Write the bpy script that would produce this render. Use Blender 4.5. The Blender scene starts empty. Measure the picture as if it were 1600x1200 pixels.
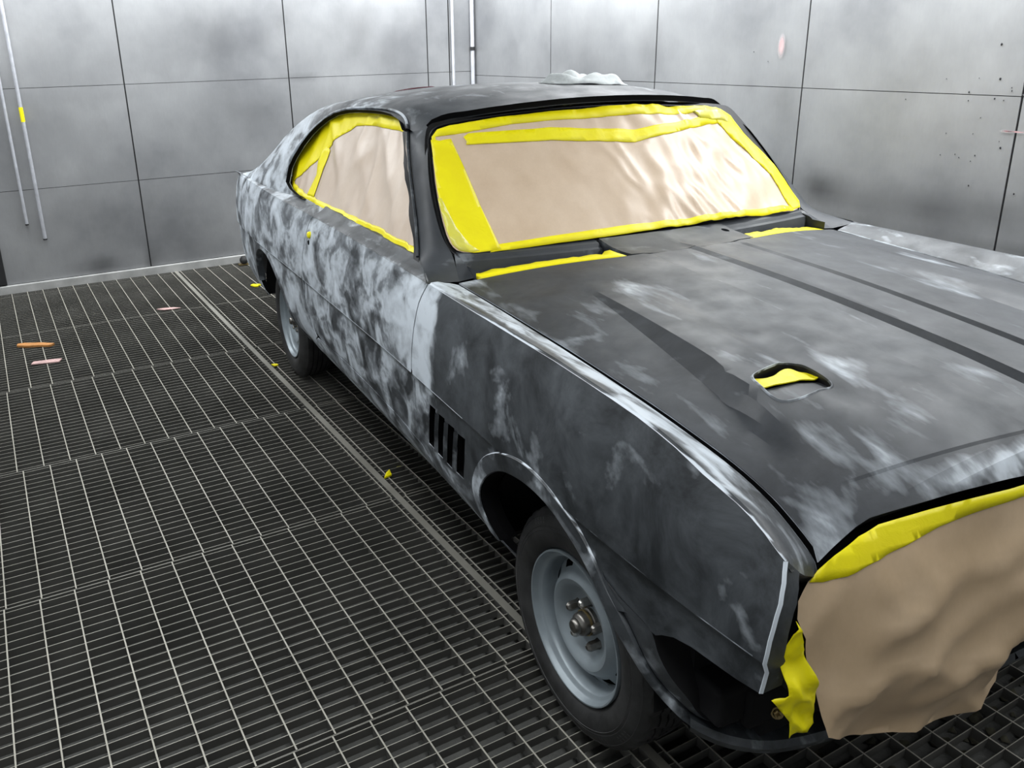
import bpy, bmesh, math, random
from mathutils import Vector, Matrix, noise
from mathutils.geometry import delaunay_2d_cdt
random.seed(7)
sc = bpy.context.scene
COL = sc.collection

# ------------------------------------------------------------------ camera
camd = bpy.data.cameras.new('camera'); cam = bpy.data.objects.new('camera', camd); COL.objects.link(cam)
camd.sensor_width = 36; camd.lens = 1337.73/1600*36
camd.shift_x = (800-737.13)/1600; camd.shift_y = (536.14-600)/1600
camd.clip_start = .02
RM = Matrix(((0.4913062770537638, -0.27787055719761444, 0.8254732555148334),
             (0.8707473033180564, 0.17892565152578038, -0.45802264680953036),
             (-0.02042733198200812, 0.9438080126110194, 0.3298623340718588)))
cam.matrix_world = Matrix.Translation((0, 0, 1.6639)) @ RM.to_4x4()
sc.camera = cam

# ------------------------------------------------------------------ light
w = bpy.data.worlds.new('world'); sc.world = w; w.use_nodes = True
w.node_tree.nodes['Background'].inputs[0].default_value = (.75, .85, 1, 1)
w.node_tree.nodes['Background'].inputs[1].default_value = .03
def area(name, loc, rot, sx, sy, power, col=(1, 1, 1)):
    l = bpy.data.lights.new(name, 'AREA'); l.shape = 'RECTANGLE'; l.size = sx; l.size_y = sy; l.energy = power; l.color = col
    o = bpy.data.objects.new(name, l); COL.objects.link(o); o.location = loc; o.rotation_euler = rot; return o
R = math.radians
# the booth's ceiling lamps: rows of tubes down both long sides, one row across the end
area('ceiling_lamp', (-2.6, 3.50, 2.66), (R(20), 0, 0), 7.4, .6, 245, (.95, .98, 1))
area('ceiling_lamp', (-2.6, .1, 2.68), (R(-10), 0, 0), 7.0, .6, 80, (.95, .98, 1))
area('ceiling_lamp', (-6.5, 1.7, 2.66), (0, R(14), 0), .5, 3.9, 105, (.95, .98, 1))
sc.view_settings.view_transform = 'Standard'; sc.view_settings.look = 'None'
sc.view_settings.gamma = 1; sc.view_settings.exposure = 0.28
try: sc.view_settings.use_curve_mapping = False
except Exception: pass

# ------------------------------------------------------------------ materials
def lin(c): return tuple((x/12.92 if x <= .04045 else ((x+.055)/1.055)**2.4) for x in c)
def new_mat(name):
    m = bpy.data.materials.new(name); m.use_nodes = True
    nt = m.node_tree; return m, nt, nt.nodes['Principled BSDF']
def N(nt, t, **kw):
    n = nt.nodes.new(t)
    for k, v in kw.items():
        if k.startswith('_'): setattr(n, k[1:], v)
        else: n.inputs[k.replace('__', ' ')].default_value = v
    return n
def noise_node(nt, scale, stretch=(1, 1, 1), detail=4, rough=.55, rot=(0, 0, 0), dist=0):
    tc = N(nt, 'ShaderNodeTexCoord'); mp = N(nt, 'ShaderNodeMapping')
    mp.inputs['Scale'].default_value = stretch; mp.inputs['Rotation'].default_value = rot
    nt.links.new(tc.outputs['Object'], mp.inputs[0])
    n = N(nt, 'ShaderNodeTexNoise', Scale=scale, Detail=detail, Roughness=rough, Distortion=dist)
    nt.links.new(mp.outputs[0], n.inputs['Vector']); return n
def ramp(nt, src, stops):
    r = N(nt, 'ShaderNodeValToRGB'); e = r.color_ramp.elements
    while len(e) < len(stops): e.new(.5)
    for i, (p, c) in enumerate(stops): e[i].position = p; e[i].color = (c if len(c) == 4 else c+(1,)) if not isinstance(c, float) else (c, c, c, 1)
    nt.links.new(src, r.inputs[0]); return r
def math_node(nt, op, a, b):
    n = N(nt, 'ShaderNodeMath', _operation=op)
    for i, x in enumerate((a, b)):
        if isinstance(x, (int, float)): n.inputs[i].default_value = x
        else: nt.links.new(x, n.inputs[i])
    return n.outputs[0]
def mixc(nt, f, a, b):
    n = N(nt, 'ShaderNodeMix', _data_type='RGBA')
    if isinstance(f, (int, float)): n.inputs[0].default_value = f
    else: nt.links.new(f, n.inputs[0])
    for i, x in ((6, a), (7, b)):
        if isinstance(x, tuple): n.inputs[i].default_value = x if len(x) == 4 else x+(1,)
        else: nt.links.new(x, n.inputs[i])
    return n.outputs[2]
def bump(nt, b, src, strength, dist=.01):
    n = N(nt, 'ShaderNodeBump', Strength=strength, Distance=dist); nt.links.new(src, n.inputs['Height']); nt.links.new(n.outputs[0], b.inputs['Normal'])
def simple(name, col, rough=.5, metal=0, var=.15, scale=12, spec=None, bmp=0):
    m, nt, b = new_mat(name)
    n = noise_node(nt, scale)
    r = ramp(nt, n.outputs[0], [(.3, tuple(max(0, c*(1-var)) for c in col)), (.7, tuple(min(1, c*(1+var)) for c in col))])
    nt.links.new(r.outputs[0], b.inputs['Base Color'])
    b.inputs['Roughness'].default_value = rough; b.inputs['Metallic'].default_value = metal
    if spec is not None: b.inputs['Specular IOR Level'].default_value = spec
    if bmp: bump(nt, b, noise_node(nt, scale*4).outputs[0], bmp, .003)
    return m
def paint(name, stretch, scale, rot=(0, 0, 0), dark=((.020, .024, .029), (.046, .052, .060)), white=(.66, .72, .78), amp=1.0, lo=.47, hi=.60):
    m, nt, b = new_mat(name)
    at = N(nt, 'ShaderNodeAttribute', _attribute_name='wear_tone')
    n1 = noise_node(nt, scale, stretch, 3, .5, rot, .8)
    n3 = noise_node(nt, scale*5, stretch, 3, .6, rot)
    a = math_node(nt, 'MULTIPLY', math_node(nt, 'SUBTRACT', n1.outputs[0], .5), 1.5*amp)
    c = math_node(nt, 'MULTIPLY', math_node(nt, 'SUBTRACT', n3.outputs[0], .5), .35*amp)
    f = math_node(nt, 'ADD', math_node(nt, 'ADD', a, c), at.outputs['Fac'])
    r = ramp(nt, f, [(lo-.20, 0.0), (lo+.0, .26), (hi, .66), (hi+.26, 1.0)])
    n2 = noise_node(nt, 6, (1, 1, 1), 6, .7, dist=.5)
    dk = ramp(nt, n2.outputs[0], [(.36, dark[0]), (.50, tuple(a_*.55+b_*.45 for a_, b_ in zip(*dark))), (.66, dark[1])])
    nt.links.new(mixc(nt, r.outputs[0], dk.outputs[0], white), b.inputs['Base Color'])
    n4 = noise_node(nt, 9, (1, 1, 1), 4)
    rr = ramp(nt, n4.outputs[0], [(.3, .42), (.7, .60)])
    nt.links.new(rr.outputs[0], b.inputs['Roughness'])
    b.inputs['Specular IOR Level'].default_value = .55
    bump(nt, b, noise_node(nt, 60).outputs[0], .04, .002)
    return m
M = {}
M['side'] = paint('sanded_primer_side', (.55, 1.0, .62), 14, (0, R(-14), 0), dark=((.010, .013, .016), (.075, .084, .094)))
M['top'] = paint('sanded_primer_top', (.5, 1.5, 1.0), 6, dark=((.019, .022, .027), (.044, .049, .057)))
M['tail'] = paint('sanded_primer_tail', (.52, 1.0, .72), 10, (0, R(10), 0))
M['dark'] = paint('smooth_dark_primer', (1, 1, 1), 6, dark=((.024, .028, .033), (.040, .045, .053)))
M['black'] = simple('black_void', (.0035, .0035, .004), .85, spec=.1)
M['rubber'] = simple('gasket_rubber', (.006, .006, .007), .42, spec=.35)
M['tyre'] = simple('tyre_rubber', (.022, .022, .022), .62, scale=18, var=.55, bmp=.2)
M['rim'] = simple('blue_grey_wheel_paint', (.25, .29, .315), .36, .25, .12, 14)
M['steel'] = simple('oily_bare_steel', (.20, .19, .175), .32, .9, .35, 25)
M['chrome'] = simple('bright_steel', (.50, .49, .46), .25, .95, .2, 25)
M['brass'] = simple('dull_brass', (.36, .27, .12), .35, .8, .2, 25)
M['inner'] = simple('under_body_black', (.008, .008, .009), .75, spec=.2)

def paper_mat(name, c1, c2):
    m, nt, b = new_mat(name)
    n = noise_node(nt, 6, (1, 1, 1), 5, .6); n2 = noise_node(nt, 160, (1, 1, .4), 2)
    r = ramp(nt, n.outputs[0], [(.3, c1), (.7, c2)])
    col = mixc(nt, math_node(nt, 'MULTIPLY', n2.outputs[0], .12), r.outputs[0], (.22, .15, .09))
    nt.links.new(col, b.inputs['Base Color'])
    b.inputs['Roughness'].default_value = .36; b.inputs['Specular IOR Level'].default_value = .6
    bump(nt, b, n2.outputs[0], .05, .001)
    return m
M['paper'] = paper_mat('brown_masking_paper', (.66, .50, .355), (.76, .60, .45))
M['paper_side'] = paper_mat('thin_masking_paper', (.66, .53, .42), (.76, .64, .53))
M['paper_front'] = paper_mat('kraft_paper', (.50, .36, .22), (.64, .475, .31))
def tape_mat(name, c1, c2, rough=.45):
    m, nt, b = new_mat(name)
    n = noise_node(nt, 9, (1, 1, 1), 4, .6, dist=.8)
    r = ramp(nt, n.outputs[0], [(.35, c1), (.75, c2)])
    nt.links.new(r.outputs[0], b.inputs['Base Color']); b.inputs['Roughness'].default_value = rough
    bump(nt, b, noise_node(nt, 38, (1, 1, 1), 3, dist=1.5).outputs[0], .25, .003)
    return m
M['tape'] = tape_mat('yellow_tape', (.93, .80, .0), (1.0, .90, .0))
M['tape_thin'] = tape_mat('yellow_tape_over_glass', (.80, .74, .06), (.66, .62, .16), .3)

# ------------------------------------------------------------------ object helpers
def link(o, parent=None):
    COL.objects.link(o)
    if parent: o.parent = parent
    return o
def empty(name, loc=(0, 0, 0), rz=0, parent=None):
    o = bpy.data.objects.new(name, None); o.empty_display_size = .1; link(o, parent); o.location = loc; o.rotation_euler = (0, 0, rz); return o
def tag(o, label=None, cat=None, group=None, kind=None):
    for k, v in (('label', label), ('category', cat), ('group', group), ('kind', kind)):
        if v: o[k] = v
    return o
class MB:
    def __init__(s): s.v = []; s.f = []; s.m = []; s.w = []; s.sm = []
    def vert(s, p, w=0.0): s.v.append(tuple(p)); s.w.append(w); return len(s.v)-1
    def face(s, idx, m=0, smooth=True): s.f.append(tuple(idx)); s.m.append(m); s.sm.append(smooth)
    def quad_grid(s, rows, m=0, wf=None, closed=False, flip=False):
        n0 = len(s.v); nr = len(rows); nc = len(rows[0])
        for r in rows:
            for p in r: s.vert(p, wf(*p) if wf else 0.0)
        for i in range(nr-1):
            for j in range(nc if closed else nc-1):
                a = n0+i*nc+j; b = n0+i*nc+(j+1) % nc; c = b+nc; d = a+nc
                s.face((a, b, c, d) if not flip else (d, c, b, a), m)
    def box(s, lo, hi, m=0):
        x0, y0, z0 = lo; x1, y1, z1 = hi; n = len(s.v)
        for p in ((x0, y0, z0), (x1, y0, z0), (x1, y1, z0), (x0, y1, z0), (x0, y0, z1), (x1, y0, z1), (x1, y1, z1), (x0, y1, z1)): s.vert(p)
        for f in ((0, 3, 2, 1), (4, 5, 6, 7), (0, 1, 5, 4), (1, 2, 6, 5), (2, 3, 7, 6), (3, 0, 4, 7)): s.face([n+i for i in f], m, False)
    def tube(s, pts, r, m=0, seg=8, cap=True):
        pts = [Vector(p) for p in pts]; rows = []
        up = Vector((0, 0, 1))
        for i, p in enumerate(pts):
            d = (pts[min(i+1, len(pts)-1)]-pts[max(i-1, 0)]).normalized()
            a = d.cross(up); a = a.normalized() if a.length > .05 else Vector((1, 0, 0)); b = a.cross(d).normalized()
            rr = r[i] if isinstance(r, (list, tuple)) else r
            rows.append([p+a*rr*math.cos(t)+b*rr*math.sin(t) for t in [2*math.pi*k/seg for k in range(seg)]])
        n = len(s.v); s.quad_grid(rows, m, closed=True)
        if cap:
            s.face([n+k for k in range(seg)][::-1], m); s.face([n+(len(pts)-1)*seg+k for k in range(seg)], m)
    def lathe(s, prof, org, axis='y', seg=48, m=0, skip=None, flip=False):
        # prof: list of (radius, offset along the axis)
        rows = []
        for r, h in prof:
            row = []
            for k in range(seg):
                t = 2*math.pi*k/seg
                if axis == 'y': row.append((org[0]+r*math.cos(t), org[1]+h, org[2]+r*math.sin(t)))
                elif axis == 'z': row.append((org[0]+r*math.cos(t), org[1]+r*math.sin(t), org[2]+h))
            rows.append(row)
        n0 = len(s.v)
        for row in rows:
            for p in row: s.vert(p)
        for i in range(len(prof)-1):
            for j in range(seg):
                if skip and skip(i, j): continue
                a = n0+i*seg+j; b = n0+i*seg+(j+1) % seg
                q = (a, b, b+seg, a+seg)
                s.face(q if not flip else q[::-1], m)
    def build(s, name, mats, parent=None, sharp=35, weld=True, recalc=False):
        me = bpy.data.meshes.new(name); me.from_pydata(s.v, [], s.f)
        if not isinstance(mats, (list, tuple)): mats = [mats]
        for m in mats: me.materials.append(m)
        me.polygons.foreach_set('material_index', s.m); me.polygons.foreach_set('use_smooth', s.sm)
        a = me.attributes.new('wear_tone', 'FLOAT', 'POINT'); a.data.foreach_set('value', s.w)
        me.validate()
        if weld or recalc:
            bm = bmesh.new(); bm.from_mesh(me)
            if weld: bmesh.ops.remove_doubles(bm, verts=bm.verts, dist=.00015)
            if recalc: bmesh.ops.recalc_face_normals(bm, faces=bm.faces)
            bm.to_mesh(me); bm.free()
        me.update()
        if sharp: me.set_sharp_from_angle(angle=R(sharp))
        o = bpy.data.objects.new(name, me); link(o, parent); return o

def pip(p, poly):
    x, y = p; c = False; j = len(poly)-1
    for i in range(len(poly)):
        xi, yi = poly[i]; xj, yj = poly[j]
        if (yi > y) != (yj > y) and x < (xj-xi)*(y-yi)/(yj-yi)+xi: c = not c
        j = i
    return c
def dist_seg(p, a, b):
    ax, ay = a; bx, by = b; dx = bx-ax; dy = by-ay; l = dx*dx+dy*dy
    t = 0 if l == 0 else max(0, min(1, ((p[0]-ax)*dx+(p[1]-ay)*dy)/l))
    return math.hypot(p[0]-ax-t*dx, p[1]-ay-t*dy)
def resample(pl, step, closed=True):
    out = []; n = len(pl)
    for i in range(n if closed else n-1):
        a = pl[i]; b = pl[(i+1) % n]; l = math.dist(a, b); k = max(1, round(l/step))
        for t in range(k): out.append(tuple(a[q]+(b[q]-a[q])*t/k for q in range(len(a))))
    if not closed: out.append(pl[-1])
    return out
def rounded(pl, k=3, closed=True):
    # corner cutting: two rounds of Chaikin
    for _ in range(k):
        n = len(pl); q = []
        for i in range(n if closed else n-1):
            a = pl[i]; b = pl[(i+1) % n]
            q.append(tuple(a[c]*.75+b[c]*.25 for c in range(len(a)))); q.append(tuple(a[c]*.25+b[c]*.75 for c in range(len(a))))
        if not closed: q = [pl[0]]+q+[pl[-1]]
        pl = q
    return pl
def patch(mb, F, outline, step, out=1, holes=(), lines=(), wf=None, flange=.02, m=0, mflange=None, edgewear=None, stepb=None, hole_flange=True, rim=.0025, skip=None):
    """surface F(a,b) over a 2-D outline, with real holes; edges are turned inwards by `flange`"""
    sb = stepb or step
    ol = resample(outline, step); hl = [resample(h, min(step, .012)) for h in holes]
    V2 = list(ol); E = [(i, (i+1) % len(ol)) for i in range(len(ol))]; rings = [list(range(len(ol)))]
    for h in hl:
        n = len(V2); V2 += h; E += [(n+i, n+(i+1) % len(h)) for i in range(len(h))]; rings.append(list(range(n, n+len(h))))
    for l in lines:
        l = resample(l, step, False); n = len(V2); V2 += l; E += [(n+i, n+i+1) for i in range(len(l)-1)]
    nb = len(V2)
    xs = [p[0] for p in ol]; ys = [p[1] for p in ol]
    segs = [(V2[a], V2[b]) for a, b in E]
    cell = {}
    cs = step*1.01
    for p in [V2[i] for i in range(nb)]:
        cell.setdefault((int(p[0]//cs), int(p[1]//cs)), []).append(p)
    x = min(xs)+step*.5
    while x < max(xs):
        y = min(ys)+sb*.5
        while y < max(ys):
            p = (x, y)
            if pip(p, ol) and not any(pip(p, h) for h in hl):
                ci, cj = int(x//cs), int(y//cs); ok = True
                for di in (-1, 0, 1):
                    for dj in (-1, 0, 1):
                        for q in cell.get((ci+di, cj+dj), ()):
                            if math.dist(p, q) < step*.45: ok = False
                if ok: V2.append(p)
            y += sb
        x += step
    ov, oe, of, ovi, _, _ = delaunay_2d_cdt([Vector(p) for p in V2], E, [], 0, 1e-6)
    n0 = len(mb.v); back = {}
    for i, o in enumerate(ovi):
        for k in o: back[k] = i
    P3 = []; NR = []
    d = 1e-3
    for q in ov:
        p = Vector(F(q.x, q.y)); u = Vector(F(q.x+d, q.y))-Vector(F(q.x-d, q.y)); v = Vector(F(q.x, q.y+d))-Vector(F(q.x, q.y-d))
        n = u.cross(v)*out; n = n.normalized() if n.length > 0 else Vector((0, 0, 1))
        P3.append(p); NR.append(n)
        mb.vert(p, wf(*p) if wf else 0.0)
    for f in of:
        c = (sum(ov[i].x for i in f)/len(f), sum(ov[i].y for i in f)/len(f))
        if not pip(c, ol) or any(pip(c, h) for h in hl): continue
        f = list(f)
        # CDT faces are counter-clockwise in the parameter plane
        mb.face([n0+i for i in (f if out > 0 else f[::-1])], m)
    if flange:
        mf = m if mflange is None else mflange
        for ri, ring in enumerate(rings):
            if ri > 0 and not hole_flange: continue
            ids = [back[k] for k in ring if k in back]
            ew = edgewear if edgewear is not None else None
            a = []; b = []; c2 = []
            for k in ids:
                wv = mb.w[n0+k] if ew is None else max(mb.w[n0+k], ew)
                a.append(n0+k)
                b.append(mb.vert(P3[k]-NR[k]*rim, wv)); c2.append(mb.vert(P3[k]-NR[k]*flange, 0))
            L = len(ids); area2 = sum(ov[ids[i]].x*ov[ids[(i+1) % L]].y-ov[ids[(i+1) % L]].x*ov[ids[i]].y for i in range(L))
            sgn = (1 if area2 > 0 else -1)*out*(1 if ri == 0 else -1)
            for i in range(L):
                j = (i+1) % L
                if skip and ri == 0 and skip(ov[ids[i]].x, ov[ids[i]].y) and skip(ov[ids[j]].x, ov[ids[j]].y): continue
                for (s1, s2, mm) in ((a, b, m), (b, c2, mf)):
                    q = (s1[j], s1[i], s2[i], s2[j]) if sgn > 0 else (s1[i], s1[j], s2[j], s2[i])
                    mb.face(q, mm)
def strip(mb, curves, step=.03, m=0, wf=None, flip=False, closed=False):
    """loft through polylines"""
    n = 2
    for c in curves: n = max(n, int(sum(math.dist(c[i], c[i+1]) for i in range(len(c)-1))/step)+1)
    rows = []
    for c in curves:
        L = [0]
        for i in range(len(c)-1): L.append(L[-1]+math.dist(c[i], c[i+1]))
        row = []
        for k in range(n):
            t = L[-1]*k/(n-1); i = 0
            while i < len(c)-2 and t > L[i+1]: i += 1
            s = (t-L[i])/((L[i+1]-L[i]) or 1); row.append(tuple(c[i][q]+(c[i+1][q]-c[i][q])*s for q in range(3)))
        rows.append(row)
    mb.quad_grid(rows, m, wf, flip=flip)
def mir(c): return [(p[0], -p[1], p[2]) for p in c]
def smooth3(c, k=2): return rounded(c, k, False)
import math
def lerp(a,b,t): return a+(b-a)*t
def itp(x,xs,ys):
    if x<=xs[0]: return ys[0]
    if x>=xs[-1]: return ys[-1]
    for i in range(len(xs)-1):
        if x<=xs[i+1]:
            t=(x-xs[i])/(xs[i+1]-xs[i]); return ys[i]+(ys[i+1]-ys[i])*t
def sp(x,xs,ys):
    # smooth (catmull) interpolation
    n=len(xs)
    if x<=xs[0]: return ys[0]
    if x>=xs[-1]: return ys[-1]
    i=0
    while x>xs[i+1]: i+=1
    def m(k):
        if k==0: return (ys[1]-ys[0])/(xs[1]-xs[0])
        if k==n-1: return (ys[-1]-ys[-2])/(xs[-1]-xs[-2])
        return (ys[k+1]-ys[k-1])/(xs[k+1]-xs[k-1])
    h=xs[i+1]-xs[i]; t=(x-xs[i])/h
    return (2*t**3-3*t*t+1)*ys[i]+(t**3-2*t*t+t)*h*m(i)+(-2*t**3+3*t*t)*ys[i+1]+(t**3-t*t)*h*m(i+1)
# --- body side -------------------------------------------------
WX=[-4.3,-4.05,-3.7,-3.3,-2.8,-2,-1,-.4,.2,.5,.72]; WY=[.73,.80,.85,.88,.903,.90,.896,.903,.905,.892,.872]
CX=[-4.2,-3.8,-3.3,-2.8,-2.2,.8]; CZ=[.63,.665,.69,.713,.722,.722]
SX=[-4.3,-4.0,-3.6,-3.1,-2.7,-2.2,-1.9,-1,0,.13,.3,.41,.48,.56,.61,.65,.70]
SZ=[.90,.925,.96,.985,.995,1.0,1.005,1.01,1.012,1.008,.998,.980,.960,.942,.922,.897,.87]
def cz(x): return sp(x,CX,CZ)
def sz(x): return sp(x,SX,SZ)
LZ=[.26,.34,.38,.42,.485,.60,.70,.712]; LO=[-.15,-.10,-.068,-.043,-.024,-.012,-.010,-.009]
def S(x,z):
    w=sp(x,WX,WY); c=cz(x); s=sz(x)
    if z<c-.010: y=w+sp(z+.722-c,LZ,LO)
    elif z<c: y=w-.009+.009*(z-c+.010)/.010
    else:
        t=min(1,(z-c)/(s-c)); y=w+sp(t,[0,.3,.65,.88,1.0],[0,-.002,-.013,-.028,-.043])
    return (x,-y,z)
def shoulder(x):
    return S(x,sz(x))
# fender top strip / hood
EX=[-.80,-.51,-.27,-.1,.19,.35,.44,.52,.576,.613,.632,.66]; EZ=[.998,.989,.979,.971,.951,.934,.921,.901,.877,.857,.844,.81]
HX=[-.80,-.6,-.13,.3,.5,.6,.64,.675,.70]; HZ=[1.058,1.05,1.034,1.003,.980,.964,.950,.908,.86]
def hedge(x): return sp(x,EX,EZ)
def hy(x): return itp(x,[-.75,.8],[.755,.725])
def Hd(x,y):
    a=abs(y); e=hedge(x); c=sp(x,HX,HZ); t=min(1,a/.75)
    z=c+(e-c)*(t**2.2)
    # centre ridge and recessed centre band
    if x<.64:
        g=itp(x,[-.75,.6],[.35,1.0])
        z+=.014*g*max(0,1-a/.016)
        z-=.010*g*(1-min(1,max(0,(a-.170)/.009)))
    xl=.617-.14*max(0,a-.17)
    if .17<a<.64: z-=.0035*min(1,max(0,(x-xl)/.005))*min(1,(.64-a)/.10)
    # scoop fairing
    if -.46<x<.48:
        k=itp(x,[-.46,.1,.30,.48],[0,.028,.034,.0])
        yo=itp(x,[-.46,.32,.48],[.505,.625,.64]); yi=itp(x,[-.46,.32,.48],[.40,.45,.46]); wo=itp(x,[-.46,.15,.36],[.012,.045,.03])
        if a>yo: m=0
        elif a>yo-wo: m=(yo-a)/wo
        elif a>yi: m=1-.45*(yo-wo-a)/(yo-wo-yi)
        else: m=.55*max(0,1-(yi-a)/.05)
        z+=k*m
    return (x,y,z)
# windscreen
def W(y,z): return (-.79-.142*y*y-.98*(z-1.055),y,z)
# greenhouse
RX=[-3.9,-3.66,-3.35,-3.1,-2.7,-2.3,-1.9,-1.5,-1.18,-1.0]; RZ=[.95,1.0,1.155,1.278,1.415,1.478,1.503,1.505,1.460,1.43]
def rc(x): return sp(x,RX,RZ)
def ye(x): return sp(x,[-3.7,-3.3,-2.9,-2.5,-2.1,-1.4,-1.0],[.68,.65,.63,.615,.612,.612,.60])
def ze(x): return rc(x)-sp(x,[-3.7,-3.2,-2.7,-2.2,-1.3,-1.1],[.012,.02,.04,.053,.055,.055])
def yb(x): return itp(x,[-3.7,-3.1,-2.6,-2.3,-1],[.80,.825,.825,.80,.80])
def zb(x): return itp(x,[-3.7,-3.1,-2.75,-2.3,-1],[.965,.985,1.0,1.028,1.038])
def B(x,v):
    c=rc(x);e=(ye(x),ze(x));b=(yb(x),zb(x))
    def raw(v):
        if v<0:
            y=e[0]*(1+v); return (y,c-(c-e[1])*abs(y/e[0])**2.5)
        t=v; d=.018*math.sin(math.pi*min(1,t))
        return (lerp(e[0],b[0],t)+d,lerp(e[1],b[1],t)+d*.3)
    r=.16
    if abs(v)<r:
        p=raw(-r);q=raw(r);t=(v+r)/(2*r); m=(e[0]+.004,e[1]+.012)
        y=(1-t)**2*p[0]+2*t*(1-t)*m[0]+t*t*q[0]; z=(1-t)**2*p[1]+2*t*(1-t)*m[1]+t*t*q[1]
    else: y,z=raw(v)
    return (x,-y,z)
# ------------------------------------------------------------------ the booth
def metal_mat():
    m, nt, b = new_mat('galvanised_sheet')
    at = N(nt, 'ShaderNodeAttribute', _attribute_name='wear_tone')
    n = noise_node(nt, 1.3, (1, 1, 1), 6, .6); n2 = noise_node(nt, 90, (1, 1, .25), 3); n3 = noise_node(nt, 7, (1, 1, .6), 5, .65)
    r = ramp(nt, n.outputs[0], [(.3, (.20, .205, .215)), (.5, (.28, .285, .292)), (.7, (.34, .345, .35))])
    c = mixc(nt, math_node(nt, 'MULTIPLY', n2.outputs[0], .16), r.outputs[0], (.12, .12, .12))
    r3 = ramp(nt, n3.outputs[0], [(.52, 0.0), (.75, .28)])
    c = mixc(nt, r3.outputs[0], c, (.22, .22, .22))
    st = math_node(nt, 'MULTIPLY', at.outputs['Fac'], 1.0)
    c = mixc(nt, st, c, (.035, .035, .037))
    nt.links.new(c, b.inputs['Base Color']); b.inputs['Metallic'].default_value = .35
    rr = ramp(nt, n.outputs[0], [(.3, .38), (.7, .52)]); nt.links.new(rr.outputs[0], b.inputs['Roughness'])
    bump(nt, b, noise_node(nt, 2.5, (1, 1, 1), 3).outputs[0], .12, .02)
    return m
M['wall'] = metal_mat()
M['seam'] = simple('dark_seam', (.012, .012, .013), .8)
M['trim'] = simple('pale_painted_trim', (.42, .42, .41), .5, .2, .2, 8)
M['pipe'] = simple('zinc_conduit', (.55, .56, .60), .35, .5, .12, 20)
M['white'] = simple('booth_white', (.75, .76, .77), .6, var=.03, scale=3)
XW, YW, YL, XF, ZC = -6.99, 3.965, -1.9, 3.2, 2.78
def stain(p, blobs):
    s = 0
    for (a, z, ra, rz, k) in blobs:
        d = ((p[0]-a)/ra)**2+((p[1]-z)/rz)**2
        if d < 4: s = max(s, k*math.exp(-d*1.6)*(.7+.6*noise.noise(Vector((p[0]*5, p[1]*5, k)))))
    return max(0, min(.95, s))
def wall_panels(wall, seams, levels, P, blobs, gapv=.005, gaph=.0018, out=1):
    for i in range(len(seams)-1):
        for j in range(len(levels)-1):
            a0, a1 = seams[i]+gapv, seams[i+1]-gapv; z0, z1 = levels[j]+gaph, levels[j+1]-gaph
            mb = MB(); nx, nz = 24, 16
            rows = []; sk = random.uniform(-.0015, .0015)
            for r in range(nz+1):
                row = []
                for c in range(nx+1):
                    a = a0+(a1-a0)*c/nx; z = z0+(z1-z0)*r/nz
                    row.append((a, z, .006+sk+.0025*noise.noise(Vector((a*1.3, z*1.3, 3)))))
                rows.append(row)
            n0 = 0
            for row in rows:
                for (a, z, d) in row: mb.vert(P(a, z, d), stain((a, z), blobs))
            W_ = nx+1
            for r in range(nz):
                for c in range(nx):
                    q = (r*W_+c, r*W_+c+1, (r+1)*W_+c+1, (r+1)*W_+c); mb.face(q if out > 0 else q[::-1])
            edge = [c for c in range(W_)]+[r*W_+nx for r in range(1, nz+1)]+[nz*W_+c for c in range(nx-1, -1, -1)]+[r*W_ for r in range(nz-1, 0, -1)]
            bk = []
            for k in edge:
                r, c = divmod(k, W_); a, z, d = rows[r][c]; bk.append(mb.vert(P(a, z, 0), .6))
            for k in range(len(edge)):
                k2 = (k+1) % len(edge); q = (edge[k2], edge[k], bk[k], bk[k2]); mb.face(q if out > 0 else q[::-1], 0, False)
            mb.build('wall_panel', M['wall'], wall, sharp=30)
def slab(name, lo, hi, mat):
    mb = MB(); mb.box(lo, hi); o = mb.build(name, mat, weld=False, sharp=0); o['kind'] = 'structure'; return o
wb = slab('wall_back', (XW-.12, YL-.1, -.5), (XW, YW+.12, ZC), M['seam'])
wr = slab('wall_right', (XW, YW, -.5), (XF, YW+.12, ZC), M['seam'])
wl = slab('wall_left', (XW, YL-.12, -.5), (XF, YL, ZC), M['white'])
wf_ = slab('wall_front', (XF, YL-.12, -.5), (XF+.12, YW+.12, ZC), M['white'])
cl = slab('ceiling', (XW-.12, YL-.12, ZC), (XF+.12, YW+.12, ZC+.1), M['white'])
back_blobs = [(.62, .12, .16, .07, .8), (1.02, .15, .05, .12, .5), (2.28, 1.9, .25, .3, .25), (2.9, 1.0, .8, .5, .5), (2.9, 1.7, .7, .45, .42), (1.9, 1.15, .7, .35, .36), (1.75, 1.75, .5, .25, .28), (.5, 1.2, .4, .2, .2), (2.35, 1.43, .3, .05, .4), (.5, .5, .4, .3, .15),
              (1.0, .1, .03, .12, .6), (3.3, 1.2, .5, .5, .3), (.6, 1.35, .7, .06, .15)]
wall_panels(wb, [YL, -.2, 1.0, 2.25, 3.50, 3.712], [.06, .735, 1.435, 2.14, 2.76], lambda a, z, d: (XW+d, a, z), back_blobs)
wall_panels(wb, [3.712, YW-.004], [.06, .735, 1.435, 2.14, 2.76], lambda a, z, d: (XW+d+.004, a, z), [])
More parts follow.
